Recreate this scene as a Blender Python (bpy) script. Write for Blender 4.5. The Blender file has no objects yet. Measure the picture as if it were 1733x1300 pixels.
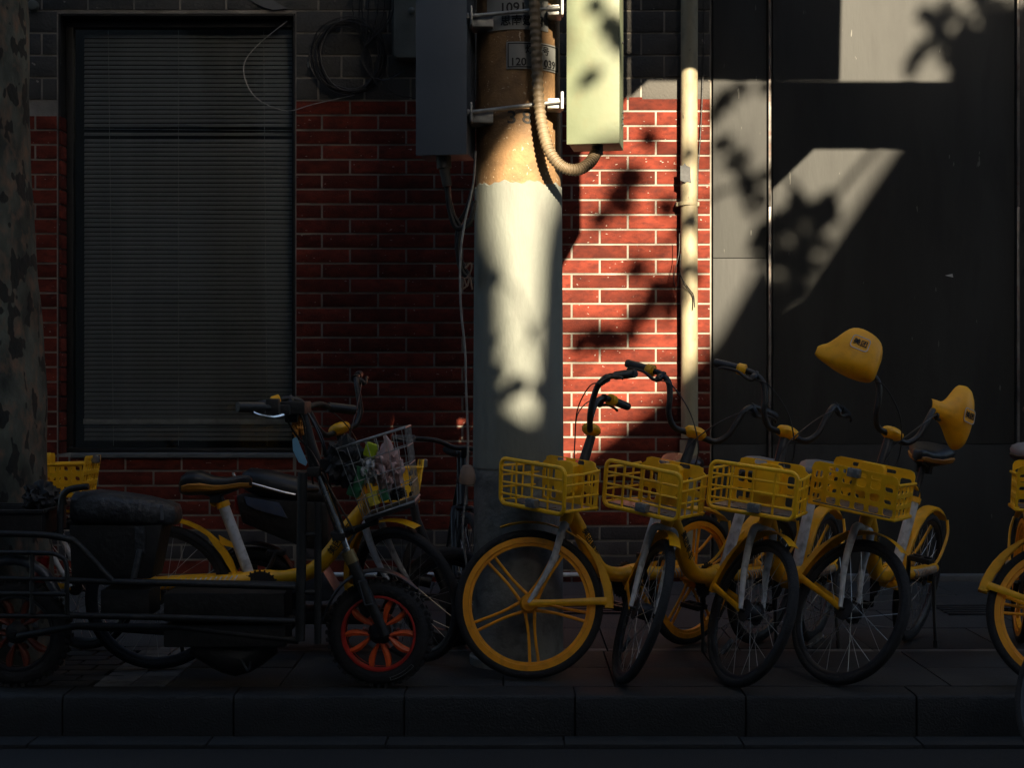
import bpy, bmesh, math, random
from mathutils import Vector, Matrix
from mathutils.geometry import tessellate_polygon
R_ = math.radians
SC = bpy.context.scene
COL = SC.collection
random.seed(7)

# ---------------------------------------------------------------- camera, sky, sun, exposure
CAMH = 1.2
FPX = 2407.0
cam_d = bpy.data.cameras.new('camera'); cam = bpy.data.objects.new('camera', cam_d); COL.objects.link(cam)
cam.location = (0, 0, CAMH); cam.rotation_euler = (R_(90), 0, 0)
cam_d.sensor_width = 36; cam_d.lens = 50; cam_d.clip_end = 500; cam_d.clip_start = .05
SC.camera = cam
SUN_AZ, SUN_EL = R_(12), R_(22)
SDIR = Vector((math.sin(SUN_AZ)*math.cos(SUN_EL), -math.cos(SUN_AZ)*math.cos(SUN_EL), math.sin(SUN_EL)))
sun_d = bpy.data.lights.new('sun', 'SUN'); sun = bpy.data.objects.new('sun', sun_d); COL.objects.link(sun)
sun_d.energy = 4.1; sun_d.angle = R_(.5); sun_d.color = (1, .84, .60)
sun.rotation_euler = SDIR.to_track_quat('Z', 'Y').to_euler(); sun.location = SDIR*40
w = bpy.data.worlds.new('World'); SC.world = w; w.use_nodes = True
sky = w.node_tree.nodes.new('ShaderNodeTexSky'); sky.sky_type = 'NISHITA'; sky.sun_disc = False
sky.sun_elevation = SUN_EL; sky.sun_rotation = math.pi-SUN_AZ; sky.air_density = 1.0; sky.dust_density = 2.0
bg = w.node_tree.nodes['Background']; w.node_tree.links.new(sky.outputs[0], bg.inputs[0]); bg.inputs[1].default_value = .05
SC.view_settings.view_transform = 'Standard'; SC.view_settings.look = 'None'
SC.view_settings.exposure = 2.3; SC.view_settings.gamma = 1

# ---------------------------------------------------------------- materials
MATS = {}
def mat(name, col, rough=.6, metal=0, var=.25, scale=8, bump=.15, bscale=60, rnd=0, dirt=None, dirt_amt=.55, spec=.5, flecks=None, stretch=None):
    if name in MATS: return MATS[name]
    m = bpy.data.materials.new(name); m.use_nodes = True; nt = m.node_tree; N = nt.nodes; L = nt.links
    b = N['Principled BSDF']; b.inputs['Roughness'].default_value = rough; b.inputs['Metallic'].default_value = metal
    b.inputs['Specular IOR Level'].default_value = spec
    tc = N.new('ShaderNodeTexCoord'); vec = tc.outputs['Object']
    if stretch:
        mp = N.new('ShaderNodeMapping'); mp.inputs['Scale'].default_value = stretch; L.new(vec, mp.inputs[0]); vec = mp.outputs[0]
    if rnd:
        oi = N.new('ShaderNodeObjectInfo'); add = N.new('ShaderNodeVectorMath'); add.operation = 'MULTIPLY_ADD'
        cx = N.new('ShaderNodeCombineXYZ')
        for i in range(3): L.new(oi.outputs['Random'], cx.inputs[i])
        L.new(cx.outputs[0], add.inputs[0]); add.inputs[1].default_value = (37, 53, 71); L.new(vec, add.inputs[2]); vec = add.outputs[0]
    n = N.new('ShaderNodeTexNoise'); n.inputs['Scale'].default_value = scale; n.inputs['Detail'].default_value = 6; L.new(vec, n.inputs['Vector'])
    cr = N.new('ShaderNodeValToRGB'); c = Vector(col)
    cr.color_ramp.elements[0].position = .3; cr.color_ramp.elements[1].position = .7
    cr.color_ramp.elements[0].color = (*(c*(1-var)), 1); cr.color_ramp.elements[1].color = (*[min(1, x*(1+var)) for x in c], 1)
    L.new(n.outputs['Fac'], cr.inputs[0]); out = cr.outputs[0]
    if dirt:
        n2 = N.new('ShaderNodeTexNoise'); n2.inputs['Scale'].default_value = scale*2.7; n2.inputs['Detail'].default_value = 9; L.new(vec, n2.inputs['Vector'])
        r2 = N.new('ShaderNodeValToRGB'); r2.color_ramp.elements[0].position = .48; r2.color_ramp.elements[1].position = .72
        r2.color_ramp.elements[0].color = (0, 0, 0, 1); r2.color_ramp.elements[1].color = (dirt_amt,)*3+(1,)
        L.new(n2.outputs['Fac'], r2.inputs[0])
        mx = N.new('ShaderNodeMix'); mx.data_type = 'RGBA'; L.new(r2.outputs[0], mx.inputs[0]); L.new(out, mx.inputs[6]); mx.inputs[7].default_value = (*dirt, 1); out = mx.outputs[2]
    if flecks:
        n3 = N.new('ShaderNodeTexNoise'); n3.inputs['Scale'].default_value = flecks[1]; n3.inputs['Detail'].default_value = 2; L.new(vec, n3.inputs['Vector'])
        r3 = N.new('ShaderNodeValToRGB'); r3.color_ramp.elements[0].position = flecks[2]; r3.color_ramp.elements[1].position = flecks[2]+.02
        r3.color_ramp.elements[0].color = (0, 0, 0, 1); r3.color_ramp.elements[1].color = (.85,)*3+(1,)
        L.new(n3.outputs['Fac'], r3.inputs[0])
        mx = N.new('ShaderNodeMix'); mx.data_type = 'RGBA'; L.new(r3.outputs[0], mx.inputs[0]); L.new(out, mx.inputs[6]); mx.inputs[7].default_value = (*flecks[0], 1); out = mx.outputs[2]
    if rnd:
        mr = N.new('ShaderNodeMapRange'); mr.inputs[3].default_value = 1-rnd; mr.inputs[4].default_value = 1+rnd; L.new(oi.outputs['Random'], mr.inputs[0])
        hv = N.new('ShaderNodeHueSaturation'); L.new(mr.outputs[0], hv.inputs['Value']); L.new(out, hv.inputs['Color']); out = hv.outputs[0]
    L.new(out, b.inputs['Base Color'])
    rr = N.new('ShaderNodeMapRange'); rr.inputs[3].default_value = max(.03, rough-.12); rr.inputs[4].default_value = min(1, rough+.15); L.new(n.outputs['Fac'], rr.inputs[0]); L.new(rr.outputs[0], b.inputs['Roughness'])
    if bump:
        nb = N.new('ShaderNodeTexNoise'); nb.inputs['Scale'].default_value = bscale; nb.inputs['Detail'].default_value = 5; L.new(vec, nb.inputs['Vector'])
        bp = N.new('ShaderNodeBump'); bp.inputs['Strength'].default_value = bump; bp.inputs['Distance'].default_value = .01; L.new(nb.outputs['Fac'], bp.inputs['Height']); L.new(bp.outputs[0], b.inputs['Normal'])
    MATS[name] = m; return m

BRICK = mat('brick_red', (.116, .0205, .0118), .9, var=.38, scale=9, bump=.35, bscale=130, rnd=.34, dirt=(.045, .010, .008), dirt_amt=.65, spec=.2, flecks=((.35, .28, .24), 34, .715), stretch=(1, 1, 1.8))
MORTAR = mat('mortar', (.235, .215, .185), .9, var=.45, scale=3, dirt=(.12, .10, .085), bump=.4, bscale=90)
BLOCK = mat('grey_block', (.052, .049, .044), .8, var=.3, scale=5, bump=.5, bscale=60, rnd=.15, flecks=((.3, .27, .22), 17, .72))
PLINTH = mat('plinth_brick', (.036, .031, .031), .7, var=.3, scale=8, bump=.3, bscale=80, rnd=.2)
PANEL = mat('panel_grey', (.033, .034, .033), .6, var=.22, scale=1.6, bump=.18, bscale=26, rnd=.1, spec=.25, dirt=(.020, .020, .020), dirt_amt=.6, flecks=((.12, .12, .11), 21, .745), stretch=(1.6, 1, .35))
STRIPM = mat('strip_metal', (.16, .15, .14), .35, .6, var=.4, scale=10, dirt=(.14, .07, .05), dirt_amt=.6)
FRAMEB = mat('window_frame_dark', (.008, .008, .008), .5, var=.2)
SILL = mat('sill_stone', (.10, .10, .10), .8, var=.3, scale=9)
SLAT = mat('blind_slat', (.23, .235, .24), .5, var=.2, scale=3, bump=0)
CORD = mat('pale_cord', (.3, .3, .28), .8, bump=0)
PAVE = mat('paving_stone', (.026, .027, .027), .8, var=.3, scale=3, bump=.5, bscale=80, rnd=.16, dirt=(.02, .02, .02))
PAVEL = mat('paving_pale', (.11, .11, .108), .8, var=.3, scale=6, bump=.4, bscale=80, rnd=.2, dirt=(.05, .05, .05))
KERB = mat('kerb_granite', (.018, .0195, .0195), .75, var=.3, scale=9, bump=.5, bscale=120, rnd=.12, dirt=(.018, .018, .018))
ASPH = mat('asphalt', (.016, .016, .016), .9, var=.5, scale=90, bump=1, bscale=240)
JOINT = mat('joint_dirt', (.018, .018, .017), .95, var=.3)
CONC = mat('concrete_white', (.18, .195, .172), .75, var=.1, scale=3, bump=.25, bscale=70, dirt=(.13, .13, .12), dirt_amt=.5, stretch=(1, 1, .35))
OCHRE = mat('rust_ochre', (.25, .145, .065), .75, var=.35, scale=5, bump=.4, bscale=90, dirt=(.12, .07, .035), dirt_amt=.7, flecks=((.5, .4, .28), 75, .68))
OLDC = mat('concrete_old', (.21, .22, .21), .85, var=.3, scale=6, bump=.5, bscale=60, dirt=(.05, .05, .05), dirt_amt=.7)
BOXG = mat('box_green', (.135, .16, .098), .5, var=.10, scale=4, bump=.08, bscale=30, dirt=(.16, .145, .08), dirt_amt=.4)
BOXS = mat('box_slate', (.080, .098, .125), .5, var=.1, scale=4, bump=.08, bscale=40)
BOXD = mat('box_dark', (.03, .03, .028), .6)
METER = mat('meter_grey', (.10, .105, .09), .5)
GALV = mat('galvanised', (.33, .33, .32), .4, .5, var=.25, scale=30)
CONDU = mat('conduit_tan', (.17, .125, .075), .55, var=.25, scale=20)
PIPE = mat('downpipe_cream', (.27, .235, .15), .6, var=.2, scale=6, bump=.15, dirt=(.12, .095, .06), dirt_amt=.6, flecks=((.06, .05, .04), 45, .72), stretch=(1, 1, .5))
YEL = mat('bike_yellow', (.95, .45, .006), .38, var=.10, scale=9, bump=.04, dirt=(.45, .22, .02), dirt_amt=.35, rnd=.07)
BASK = mat('basket_yellow', (1.0, .51, .008), .42, var=.10, scale=12, bump=.05, dirt=(.5, .25, .02), dirt_amt=.3, rnd=.09)
ORG = mat('mag_orange', (.98, .37, .005), .42, var=.12, scale=10, dirt=(.36, .13, .02), dirt_amt=.35)
MITT = mat('mitt_yellow', (1.0, .43, .005), .5, var=.1, scale=8, bump=.1, bscale=40, dirt=(.5, .22, .02), dirt_amt=.4)
BLK = mat('black_plastic', (.012, .012, .013), .42, var=.3, scale=20)
DGREY = mat('dark_grey_metal', (.035, .037, .042), .4, .3, var=.3, scale=20)
RUB = mat('tyre_rubber', (.016, .016, .017), .85, var=.4, scale=25, bump=.4, bscale=120, dirt=(.04, .038, .034), dirt_amt=.4)
WHT = mat('white_paint', (.58, .59, .60), .4, var=.12, scale=12, bump=.05, dirt=(.16, .15, .14), dirt_amt=.7)
CHR = mat('chrome', (.6, .6, .6), .22, 1, var=.2, scale=30, bump=.05)
STEEL = mat('spoke_steel', (.55, .55, .55), .3, .9, var=.2, bump=0)
LAMPG = mat('lamp_lens_grey', (.16, .17, .18), .25, .2, var=.3, scale=30)
LAMPD = mat('sticker_grey', (.05, .052, .055), .7, var=.4, scale=40)
SOLAR = mat('solar_panel', (.10, .10, .12), .3, .2, var=.6, scale=28, dirt=(.3, .3, .3), dirt_amt=.6)
SADG = mat('saddle_pale', (.16, .165, .18), .45, var=.15)
SADLIT = mat('saddle_brown_lit', (.035, .018, .014), .28, var=.3)  # brownish light on the first bike's saddle, put into its colour
SADO = mat('saddle_orange_rim', (.45, .19, .02), .5)
RED = mat('tail_red', (.25, .01, .01), .3, var=.2)
INK = mat('ink_black', (.012, .012, .012), .7, bump=0)
INKF = mat('ink_faded', (.045, .04, .035), .8, bump=0, var=.5, scale=90)
PLATEW = mat('plate_white', (.22, .225, .22), .5, var=.1, scale=8, bump=.02)
STICK = mat('sticker_white', (.5, .5, .5), .5, bump=0)
MIDB = mat('body_black_worn', (.010, .010, .010), .55, var=.6, scale=14, bump=.3, bscale=50, dirt=(.035, .033, .03), dirt_amt=.5)
SEATW = mat('seat_cracked', (.022, .023, .025), .5, var=.5, scale=16, bump=.9, bscale=38, dirt=(.07, .075, .08), dirt_amt=.6)
PINK = mat('rim_red', (.48, .035, .025), .35, var=.3, scale=14)
ORANG = mat('spoke_orange', (.75, .11, .02), .35, var=.3, scale=14)
ORANSH = mat('spoke_orange_shaded', (.16, .03, .012), .5, var=.4, scale=14)  # orange rear spokes darkened: shade behind the frame put into the colour
BRASS = mat('fork_brass', (.24, .18, .08), .4, .5)
BLUEP = mat('panel_blue', (.08, .11, .18), .35, var=.3, scale=12, dirt=(.14, .14, .14))
SILV = mat('fender_silver', (.14, .15, .17), .35, .6, var=.4, scale=16)
BARK = mat('plane_bark', (.075, .078, .060), .9, var=.7, scale=8, bump=1, bscale=26, dirt=(.20, .115, .07), dirt_amt=.9, flecks=((.008, .008, .007), 15, .565), stretch=(1, 1, .6))
LEAF = mat('leaf_green', (.05, .09, .025), .6, var=.4, scale=3, bump=0, rnd=.1)
GREENP = mat('packet_green', (.03, .14, .06), .35, var=.5, scale=40)
LIMEP = mat('packet_lime', (.38, .50, .02), .35, var=.2)
PINKP = mat('bag_pink', (.42, .27, .25), .4, var=.25, scale=12)
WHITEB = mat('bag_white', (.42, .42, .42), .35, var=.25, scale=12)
YELP = mat('carton_yellow', (.6, .48, .05), .4, var=.4, scale=50)
MASK = mat('mask_blue', (.20, .45, .65), .7, var=.1)
ORGR = mat('rag_orange', (.5, .19, .03), .8, var=.3)
CLOTH = mat('black_cloth', (.014, .014, .014), .7, var=.5, scale=9, bump=.8, bscale=25)
FACADE = mat('facade_plaster', (.13, .12, .11), .85, var=.15, scale=1)
SHADEB = mat('shade_board_grey', (.25, .25, .25), .5)
CORAL = mat('knob_beige', (.22, .15, .11), .7)

def glass_mat():
    m = bpy.data.materials.new('window_glass'); m.use_nodes = True; nt = m.node_tree; N = nt.nodes; L = nt.links
    N.remove(N['Principled BSDF']); t = N.new('ShaderNodeBsdfTransparent'); g = N.new('ShaderNodeBsdfGlossy'); g.inputs['Roughness'].default_value = .03
    t.inputs[0].default_value = (.88, .90, .90, 1)
    f = N.new('ShaderNodeFresnel'); f.inputs[0].default_value = 1.5; mx = N.new('ShaderNodeMixShader')
    L.new(f.outputs[0], mx.inputs[0]); L.new(t.outputs[0], mx.inputs[1]); L.new(g.outputs[0], mx.inputs[2]); L.new(mx.outputs[0], N['Material Output'].inputs[0])
    return m
GLASS = glass_mat()

# ---------------------------------------------------------------- mesh building
def W(px, py, Y): return Vector(((px-866.5)*Y/FPX, Y, CAMH-(py-650)*Y/FPX))   # a point of the street seen at (px,py), Y metres away
def catmull(P, n=6, closed=False):
    P = [Vector(p) for p in P]; out = []; m = len(P)
    for i in range(m if closed else m-1):
        p0 = P[(i-1) % m] if (closed or i > 0) else P[0]*2-P[1]; p1 = P[i]; p2 = P[(i+1) % m]
        p3 = P[(i+2) % m] if (closed or i+2 < m) else P[-1]*2-P[-2]
        for k in range(n):
            t = k/n
            out.append(.5*((2*p1)+(-p0+p2)*t+(2*p0-5*p1+4*p2-p3)*t*t+(-p0+3*p1-3*p2+p3)*t**3))
    if not closed: out.append(P[-1])
    return out
class MB:
    def __init__(s): s.v = []; s.f = []
    def add(s, v, f):
        o = len(s.v); s.v += [Vector(x) for x in v]; s.f += [tuple(i+o for i in q) for q in f]; return s
    def box(s, c, size, M=None):
        c = Vector(c); h = Vector(size)/2; v = []
        for x in (-1, 1):
            for y in (-1, 1):
                for z in (-1, 1):
                    p = Vector((x*h.x, y*h.y, z*h.z)); p = (M @ p) if M else p; v.append(c+p)
        return s.add(v, [(0, 1, 3, 2), (4, 6, 7, 5), (0, 4, 5, 1), (2, 3, 7, 6), (0, 2, 6, 4), (1, 5, 7, 3)])
    def bar(s, a, b, wx, wy, up=(0, 0, 1)):
        a = Vector(a); b = Vector(b); d = (b-a).normalized(); u = Vector(up); x = d.cross(u).normalized(); y = x.cross(d)
        v = [p+x*i*wx/2+y*j*wy/2 for p in (a, b) for i, j in ((-1, -1), (1, -1), (1, 1), (-1, 1))]
        return s.add(v, [(0, 1, 2, 3), (7, 6, 5, 4), (0, 4, 5, 1), (1, 5, 6, 2), (2, 6, 7, 3), (3, 7, 4, 0)])
    def tube(s, pts, r, seg=8, closed=False, smooth=0, flat=1.0, flatdir=None):
        if smooth: 
            if isinstance(r, (list, tuple)):
                m = len(pts); rr = []
                for i in range(m if closed else m-1):
                    for k in range(smooth): rr.append(r[i]+(r[(i+1) % m]-r[i])*k/smooth)
                if not closed: rr.append(r[-1])
                r = rr
            pts = catmull(pts, smooth, closed)
        pts = [Vector(p) for p in pts]; n = len(pts)
        if not isinstance(r, (list, tuple)): r = [r]*n
        T = []
        for i in range(n):
            a = pts[(i-1) % n] if (closed or i > 0) else pts[0]; b = pts[(i+1) % n] if (closed or i < n-1) else pts[-1]
            T.append((b-a).normalized())
        u = T[0].orthogonal().normalized()
        if flatdir is not None: u = (Vector(flatdir)-T[0]*T[0].dot(Vector(flatdir))).normalized()
        v = []; f = []
        for i in range(n):
            if flatdir is not None: u = Vector(flatdir)
            u = (u-T[i]*T[i].dot(u)).normalized(); w_ = T[i].cross(u)
            for k in range(seg):
                a = 2*math.pi*k/seg; v.append(pts[i]+r[i]*(u*math.cos(a)+w_*math.sin(a)*flat))
        for i in range(n if closed else n-1):
            j = (i+1) % n
            for k in range(seg): f.append((i*seg+k, i*seg+(k+1) % seg, j*seg+(k+1) % seg, j*seg+k))
        if not closed: f.append(tuple(range(seg-1, -1, -1))); f.append(tuple((n-1)*seg+k for k in range(seg)))
        return s.add(v, f)
    def lathe(s, prof, c=(0, 0, 0), axis='z', seg=24, cap=True):
        c = Vector(c); v = []; f = []; n = len(prof)
        for r, h in prof:
            for k in range(seg):
                a = 2*math.pi*k/seg; x, y = r*math.cos(a), r*math.sin(a)
                v.append(c+(Vector((x, y, h)) if axis == 'z' else Vector((x, h, y)) if axis == 'y' else Vector((h, x, y))))
        for i in range(n-1):
            for k in range(seg): f.append((i*seg+k, i*seg+(k+1) % seg, (i+1)*seg+(k+1) % seg, (i+1)*seg+k))
        if cap: f.append(tuple(range(seg-1, -1, -1))); f.append(tuple((n-1)*seg+k for k in range(seg)))
        return s.add(v, f)
    def ring(s, prof, c=(0, 0, 0), seg=40, a0=0, a1=2*math.pi):
        """closed profile (r, y) swept round the y axis"""
        c = Vector(c); v = []; f = []; n = len(prof); full = abs(a1-a0-2*math.pi) < 1e-6; m = seg if full else seg+1
        for k in range(m):
            a = a0+(a1-a0)*k/seg
            for r, y in prof: v.append(c+Vector((r*math.cos(a), y, r*math.sin(a))))
        for k in range(seg):
            j = (k+1) % m
            for i in range(n): f.append((k*n+i, k*n+(i+1) % n, j*n+(i+1) % n, j*n+i))
        if not full: f.append(tuple(range(n))); f.append(tuple((m-1)*n+i for i in range(n-1, -1, -1)))
        return s.add(v, f)
    def prism(s, loops, o, ux, uy, dep):
        """extruded polygon with holes: loops of 2d points"""
        o = Vector(o); ux = Vector(ux); uy = Vector(uy); dep = Vector(dep)
        pts = [p for l in loops for p in l]; tri = tessellate_polygon([[Vector((x, y, 0)) for x, y in l] for l in loops])
        n = len(pts); v = [o+ux*x+uy*y for x, y in pts]+[o+ux*x+uy*y+dep for x, y in pts]
        f = [tuple(t) for t in tri]+[tuple(i+n for i in reversed(t)) for t in tri]; k = 0
        for l in loops:
            m = len(l)
            for i in range(m): f.append((k+i, k+(i+1) % m, k+(i+1) % m+n, k+i+n))
            k += m
        return s.add(v, f)
    def loft(s, secs, cap=True):
        n = len(secs[0]); v = [p for q in secs for p in q]; f = []
        for i in range(len(secs)-1):
            for k in range(n): f.append((i*n+k, i*n+(k+1) % n, (i+1)*n+(k+1) % n, (i+1)*n+k))
        if cap: f.append(tuple(range(n-1, -1, -1))); f.append(tuple((len(secs)-1)*n+k for k in range(n)))
        return s.add(v, f)
    def mesh(s, name, m, bevel=0, sm=True, angle=40, origin=None, subd=0):
        me = bpy.data.meshes.new(name); vs = s.v
        if origin is not None: vs = [p-Vector(origin) for p in vs]
        me.from_pydata([tuple(p) for p in vs], [], s.f)
        bm = bmesh.new(); bm.from_mesh(me); bmesh.ops.recalc_face_normals(bm, faces=bm.faces)
        if bevel:
            es = [e for e in bm.edges if len(e.link_faces) == 2 and e.calc_face_angle(0) > .6]
            if es: bmesh.ops.bevel(bm, geom=es, offset=bevel, segments=2, affect='EDGES', clamp_overlap=True, profile=.6)
        if subd: bmesh.ops.subdivide_edges(bm, edges=bm.edges, cuts=subd, use_grid_fill=True, smooth=.5)
        bm.to_mesh(me); bm.free()
        if sm: me.shade_smooth(); me.set_sharp_from_angle(angle=R_(angle))
        me.materials.append(m); return me
MESHES = {}
def cached(key, fn):
    if key not in MESHES: MESHES[key] = fn()
    return MESHES[key]
def ob(name, me, parent=None, loc=(0, 0, 0), M=None):
    o = bpy.data.objects.new(name, me); COL.objects.link(o)
    if parent: o.parent = parent
    if M is not None: o.matrix_local = M
    else: o.location = loc
    return o
def build(name, mb, m, parent=None, bevel=0, world=True, sm=True, angle=40):
    """mesh given in world coordinates, hung under an unrotated parent"""
    org = wpos(parent) if (parent and world) else None
    if parent is None and world:
        xs = [v.x for v in mb.v]; ys = [v.y for v in mb.v]; zs = [v.z for v in mb.v]
        org = Vector(((min(xs)+max(xs))/2, (min(ys)+max(ys))/2, min(zs)))
    o = ob(name, mb.mesh(name, m, bevel, sm, angle, org), parent)
    if parent is None and world: o.location = org
    return o
def wpos(o):
    p = Vector(o.location)
    while o.parent: o = o.parent; p += Vector(o.location)
    return p
def tag(o, label, cat, group=None):
    o['label'] = label; o['category'] = cat
    if group: o['group'] = group
    return o
def empty(name, loc, label, cat, group=None):
    o = ob(name, None, None, loc); o.empty_display_size = .1; return tag(o, label, cat, group)
def struct(o): o['kind'] = 'structure'; return o
def stuff(o): o['kind'] = 'stuff'; return o
def text_mesh(txt, size, m, squash=1.0, depth=.0006, key=None):
    cu = bpy.data.curves.new('lettering', 'FONT'); cu.body = txt; cu.size = size; cu.extrude = depth; cu.align_x = 'CENTER'; cu.align_y = 'CENTER'; cu.resolution_u = 3; cu.offset = size*.016
    o = bpy.data.objects.new('lettering', cu); COL.objects.link(o); dg = bpy.context.evaluated_depsgraph_get(); dg.update()
    me = bpy.data.meshes.new_from_object(o.evaluated_get(dg)); bpy.data.objects.remove(o); bpy.data.curves.remove(cu)
    me.materials.clear(); me.materials.append(m)
    for v in me.vertices: v.co.x *= squash
    return me
def frame(o, x, y, z):   # matrix with columns x,y,z
    x, y, z = Vector(x).normalized(), Vector(y).normalized(), Vector(z).normalized()
    M = Matrix((x, y, z)).transposed().to_4x4(); M.translation = Vector(o); return M
def rrect(w_, h_, r, n=5, cx=0, cy=0):
    out = []
    for sx, sy, a in ((1, 1, 0), (-1, 1, 90), (-1, -1, 180), (1, -1, 270)):
        for k in range(n+1):
            t = R_(a+90*k/n); out.append((cx+sx*(w_/2-r)+r*math.cos(t), cy+sy*(h_/2-r)+r*math.sin(t)))
    return out

# ---------------------------------------------------------------- ground
YW = 8.75          # face of the walls
YK = 5.47          # kerb face
ROADZ = -.17
g = MB(); g.box((0, YK-60, ROADZ-.05), (160, 120, .1)); struct(build('road', g, ASPH, sm=False))
pv = MB(); pv.box((0, YK+.17+10, -.07), (60, 20, .1)); pave = struct(build('pavement', pv, JOINT, sm=False))
def slab_mesh(w_, d, h, m, bev=.004): return cached(('slab', round(w_, 3), round(d, 3), round(h, 3), m.name), lambda: MB().box((0, 0, 0), (w_, d, h)).mesh('slab', m, bev))
kerb = struct(ob('kerb', MB().box((0, 0, -.14), (60, .14, .26)).mesh('kerb', JOINT), None, (0, YK+.09, 0)))
def kerb_mesh(seed, wd=.649, dp=.168, ht=.1695):
    rk = random.Random(seed); secs = []; n = 22
    for i in range(n+1):
        x = -wd/2+wd*i/n; e = .012+rk.uniform(-.003, .003)+(rk.uniform(.006, .014) if rk.random() < .10 else 0)+(.004 if i in (0, n) else 0)
        j = lambda a: rk.uniform(-a, a)
        secs.append([Vector((x, y+dy, z+dz)) for (y, z), dy, dz in (((-dp/2, -ht/2), 0, 0), ((-dp/2, 0), j(.0012), 0), ((-dp/2, ht/2-e), j(.0012), j(.001)), ((-dp/2+e*.35, ht/2-e*.3), 0, 0), ((-dp/2+e, ht/2), 0, j(.0008)), ((0, ht/2), 0, j(.0008)), ((dp/2, ht/2), 0, 0), ((dp/2, -ht/2), 0, 0))])
    return MB().loft(secs).mesh('kerb_stone', KERB, angle=50)
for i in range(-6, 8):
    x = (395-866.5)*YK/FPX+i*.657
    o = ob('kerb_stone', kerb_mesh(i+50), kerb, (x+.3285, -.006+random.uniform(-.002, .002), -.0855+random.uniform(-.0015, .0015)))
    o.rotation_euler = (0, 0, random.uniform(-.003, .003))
gut = struct(ob('gutter', MB().box((0, 0, 0), (60, .12, .004)).mesh('gutter', JOINT), None, (0, YK-.07, ROADZ+.0005)))
for i in range(-6, 8):
    x = (505-866.5)*5.4/FPX+i*.672
    ob('gutter_slab', slab_mesh(.664, .125, .02, KERB, .003), gut, (x, -.004, .0045+random.uniform(0, .002)))
def slabs(x0, x1, y0, y1, nx, ny, m, name, gap=.006, off=0):
    for j in range(ny):
        dw = (x1-x0)/nx; dd = (y1-y0)/ny
        for i in range(nx):
            o = ob(name, slab_mesh(dw-gap, dd-gap, .03, m, .003), pave, Vector((x0+dw*(i+.5+(off if j % 2 else 0)), y0+dd*(j+.5), -.0155+random.uniform(-.002, .001)))-wpos(pave))
            o.rotation_euler = (random.uniform(-.003, .003), random.uniform(-.002, .002), 0)
XL = -1.37
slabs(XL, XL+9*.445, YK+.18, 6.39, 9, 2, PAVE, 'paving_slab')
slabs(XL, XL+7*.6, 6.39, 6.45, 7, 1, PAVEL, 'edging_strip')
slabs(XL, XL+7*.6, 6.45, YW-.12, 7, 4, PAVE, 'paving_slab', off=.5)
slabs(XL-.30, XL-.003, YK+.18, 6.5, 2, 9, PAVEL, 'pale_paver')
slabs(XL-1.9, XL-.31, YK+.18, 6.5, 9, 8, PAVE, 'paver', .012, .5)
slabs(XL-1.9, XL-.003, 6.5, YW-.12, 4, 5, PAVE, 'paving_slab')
gr = empty('drain_grate', W(1645, 1030, 7.55), 'slotted dark drain cover set in the paving behind the right-hand bikes', 'drain'); gr.location.z = .002
for k in range(5): build('slot_bar', MB().box((gr.location.x, 7.38+k*.07, .006), (.36, .03, .010)), DGREY, gr, .002)
gr = empty('drain_grate', W(1010, 1022, 7.6), 'slotted dark drain cover in the paving behind the orange-rimmed front wheel', 'drain'); gr.location.z = .002
for k in range(5): build('slot_bar', MB().box((gr.location.x, 7.42+k*.07, .006), (.42, .03, .010)), DGREY, gr, .002)

# ---------------------------------------------------------------- brick building
S = FPX/YW
def X(px): return (px-866.5)/S
def Z(py): return CAMH-(py-650)/S
bld = empty('brick_building', (X(650), YW, 0), 'red brick shopfront wall with grey painted blocks above and a large dark window', 'building')
wl = MB()
xa, xb, wx0, wx1, zt, zb = -6.5, X(1205)-.004, X(98), X(500), Z(22), Z(768)
for (a, b, c, d) in ((xa, wx0, -.1, 11), (wx1, xb, -.1, 11), (wx0, wx1, -.1, zb), (wx0, wx1, zt, 11)):
    wl.box(((a+b)/2, YW+.15, (c+d)/2), (b-a, .3, d-c))
build('wall', wl, MORTAR, bld, sm=False)
rv = MB()
rv.box((wx0+.006, YW+.09, (zt+zb)/2), (.012, .17, zt-zb-.004)); rv.box((wx1-.006, YW+.09, (zt+zb)/2), (.012, .17, zt-zb-.004)); rv.box(((wx0+wx1)/2, YW+.09, zt-.006), (wx1-wx0-.03, .17, .012))
build('reveal', rv, FRAMEB, bld, sm=False)
brk = MB(); ncount = 0
def brick(x0, x1, z0, z1, m, name='brick', solo=True):
    global ncount
    w_, h_ = x1-x0-.0125, z1-z0-.0125
    if w_ < .02 or h_ < .02: return
    c = Vector(((x0+x1)/2, YW+.002, (z0+z1)/2))
    if solo:
        me = cached(('brick', round(w_, 3), round(h_, 3), m.name), lambda: MB().box((0, 0, 0), (w_, .016, h_)).mesh(name, m, .0022))
        o = ob(name, me, bld, c-Vector(bld.location)); o.rotation_euler = (random.uniform(-.004, .004), random.uniform(-.001, .001), random.uniform(-.003, .003)); ncount += 1
        o.location.y += random.uniform(-.001, .001)
    else: brk.box(c, (w_, .016, h_))
PZ = 25.1/S; BL = 95/S
def course(px0, px1, ztop, k, m, jx, name='brick'):
    z1 = ztop-k*PZ; z0 = z1-PZ
    ph = X(jx)+(0 if k % 2 else BL/2)
    x = ph-math.ceil((ph-X(px0))/BL)*BL
    while x < X(px1)-.001:
        a, b = max(x, X(px0)), min(x+BL, X(px1))
        cpx = 866.5+(a+b)/2*S; cpy = 650-((z0+z1)/2-CAMH)*S
        hid = (835 < cpx < 930 and cpy > 200) or (cpx < 60) or cpy > 960 or (703 < cpx < 770 and cpy < 240)
        if b-a > .02: brick(a, b, z0, z1, m, name, not hid)
        x += BL
zr = Z(169.5)
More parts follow.
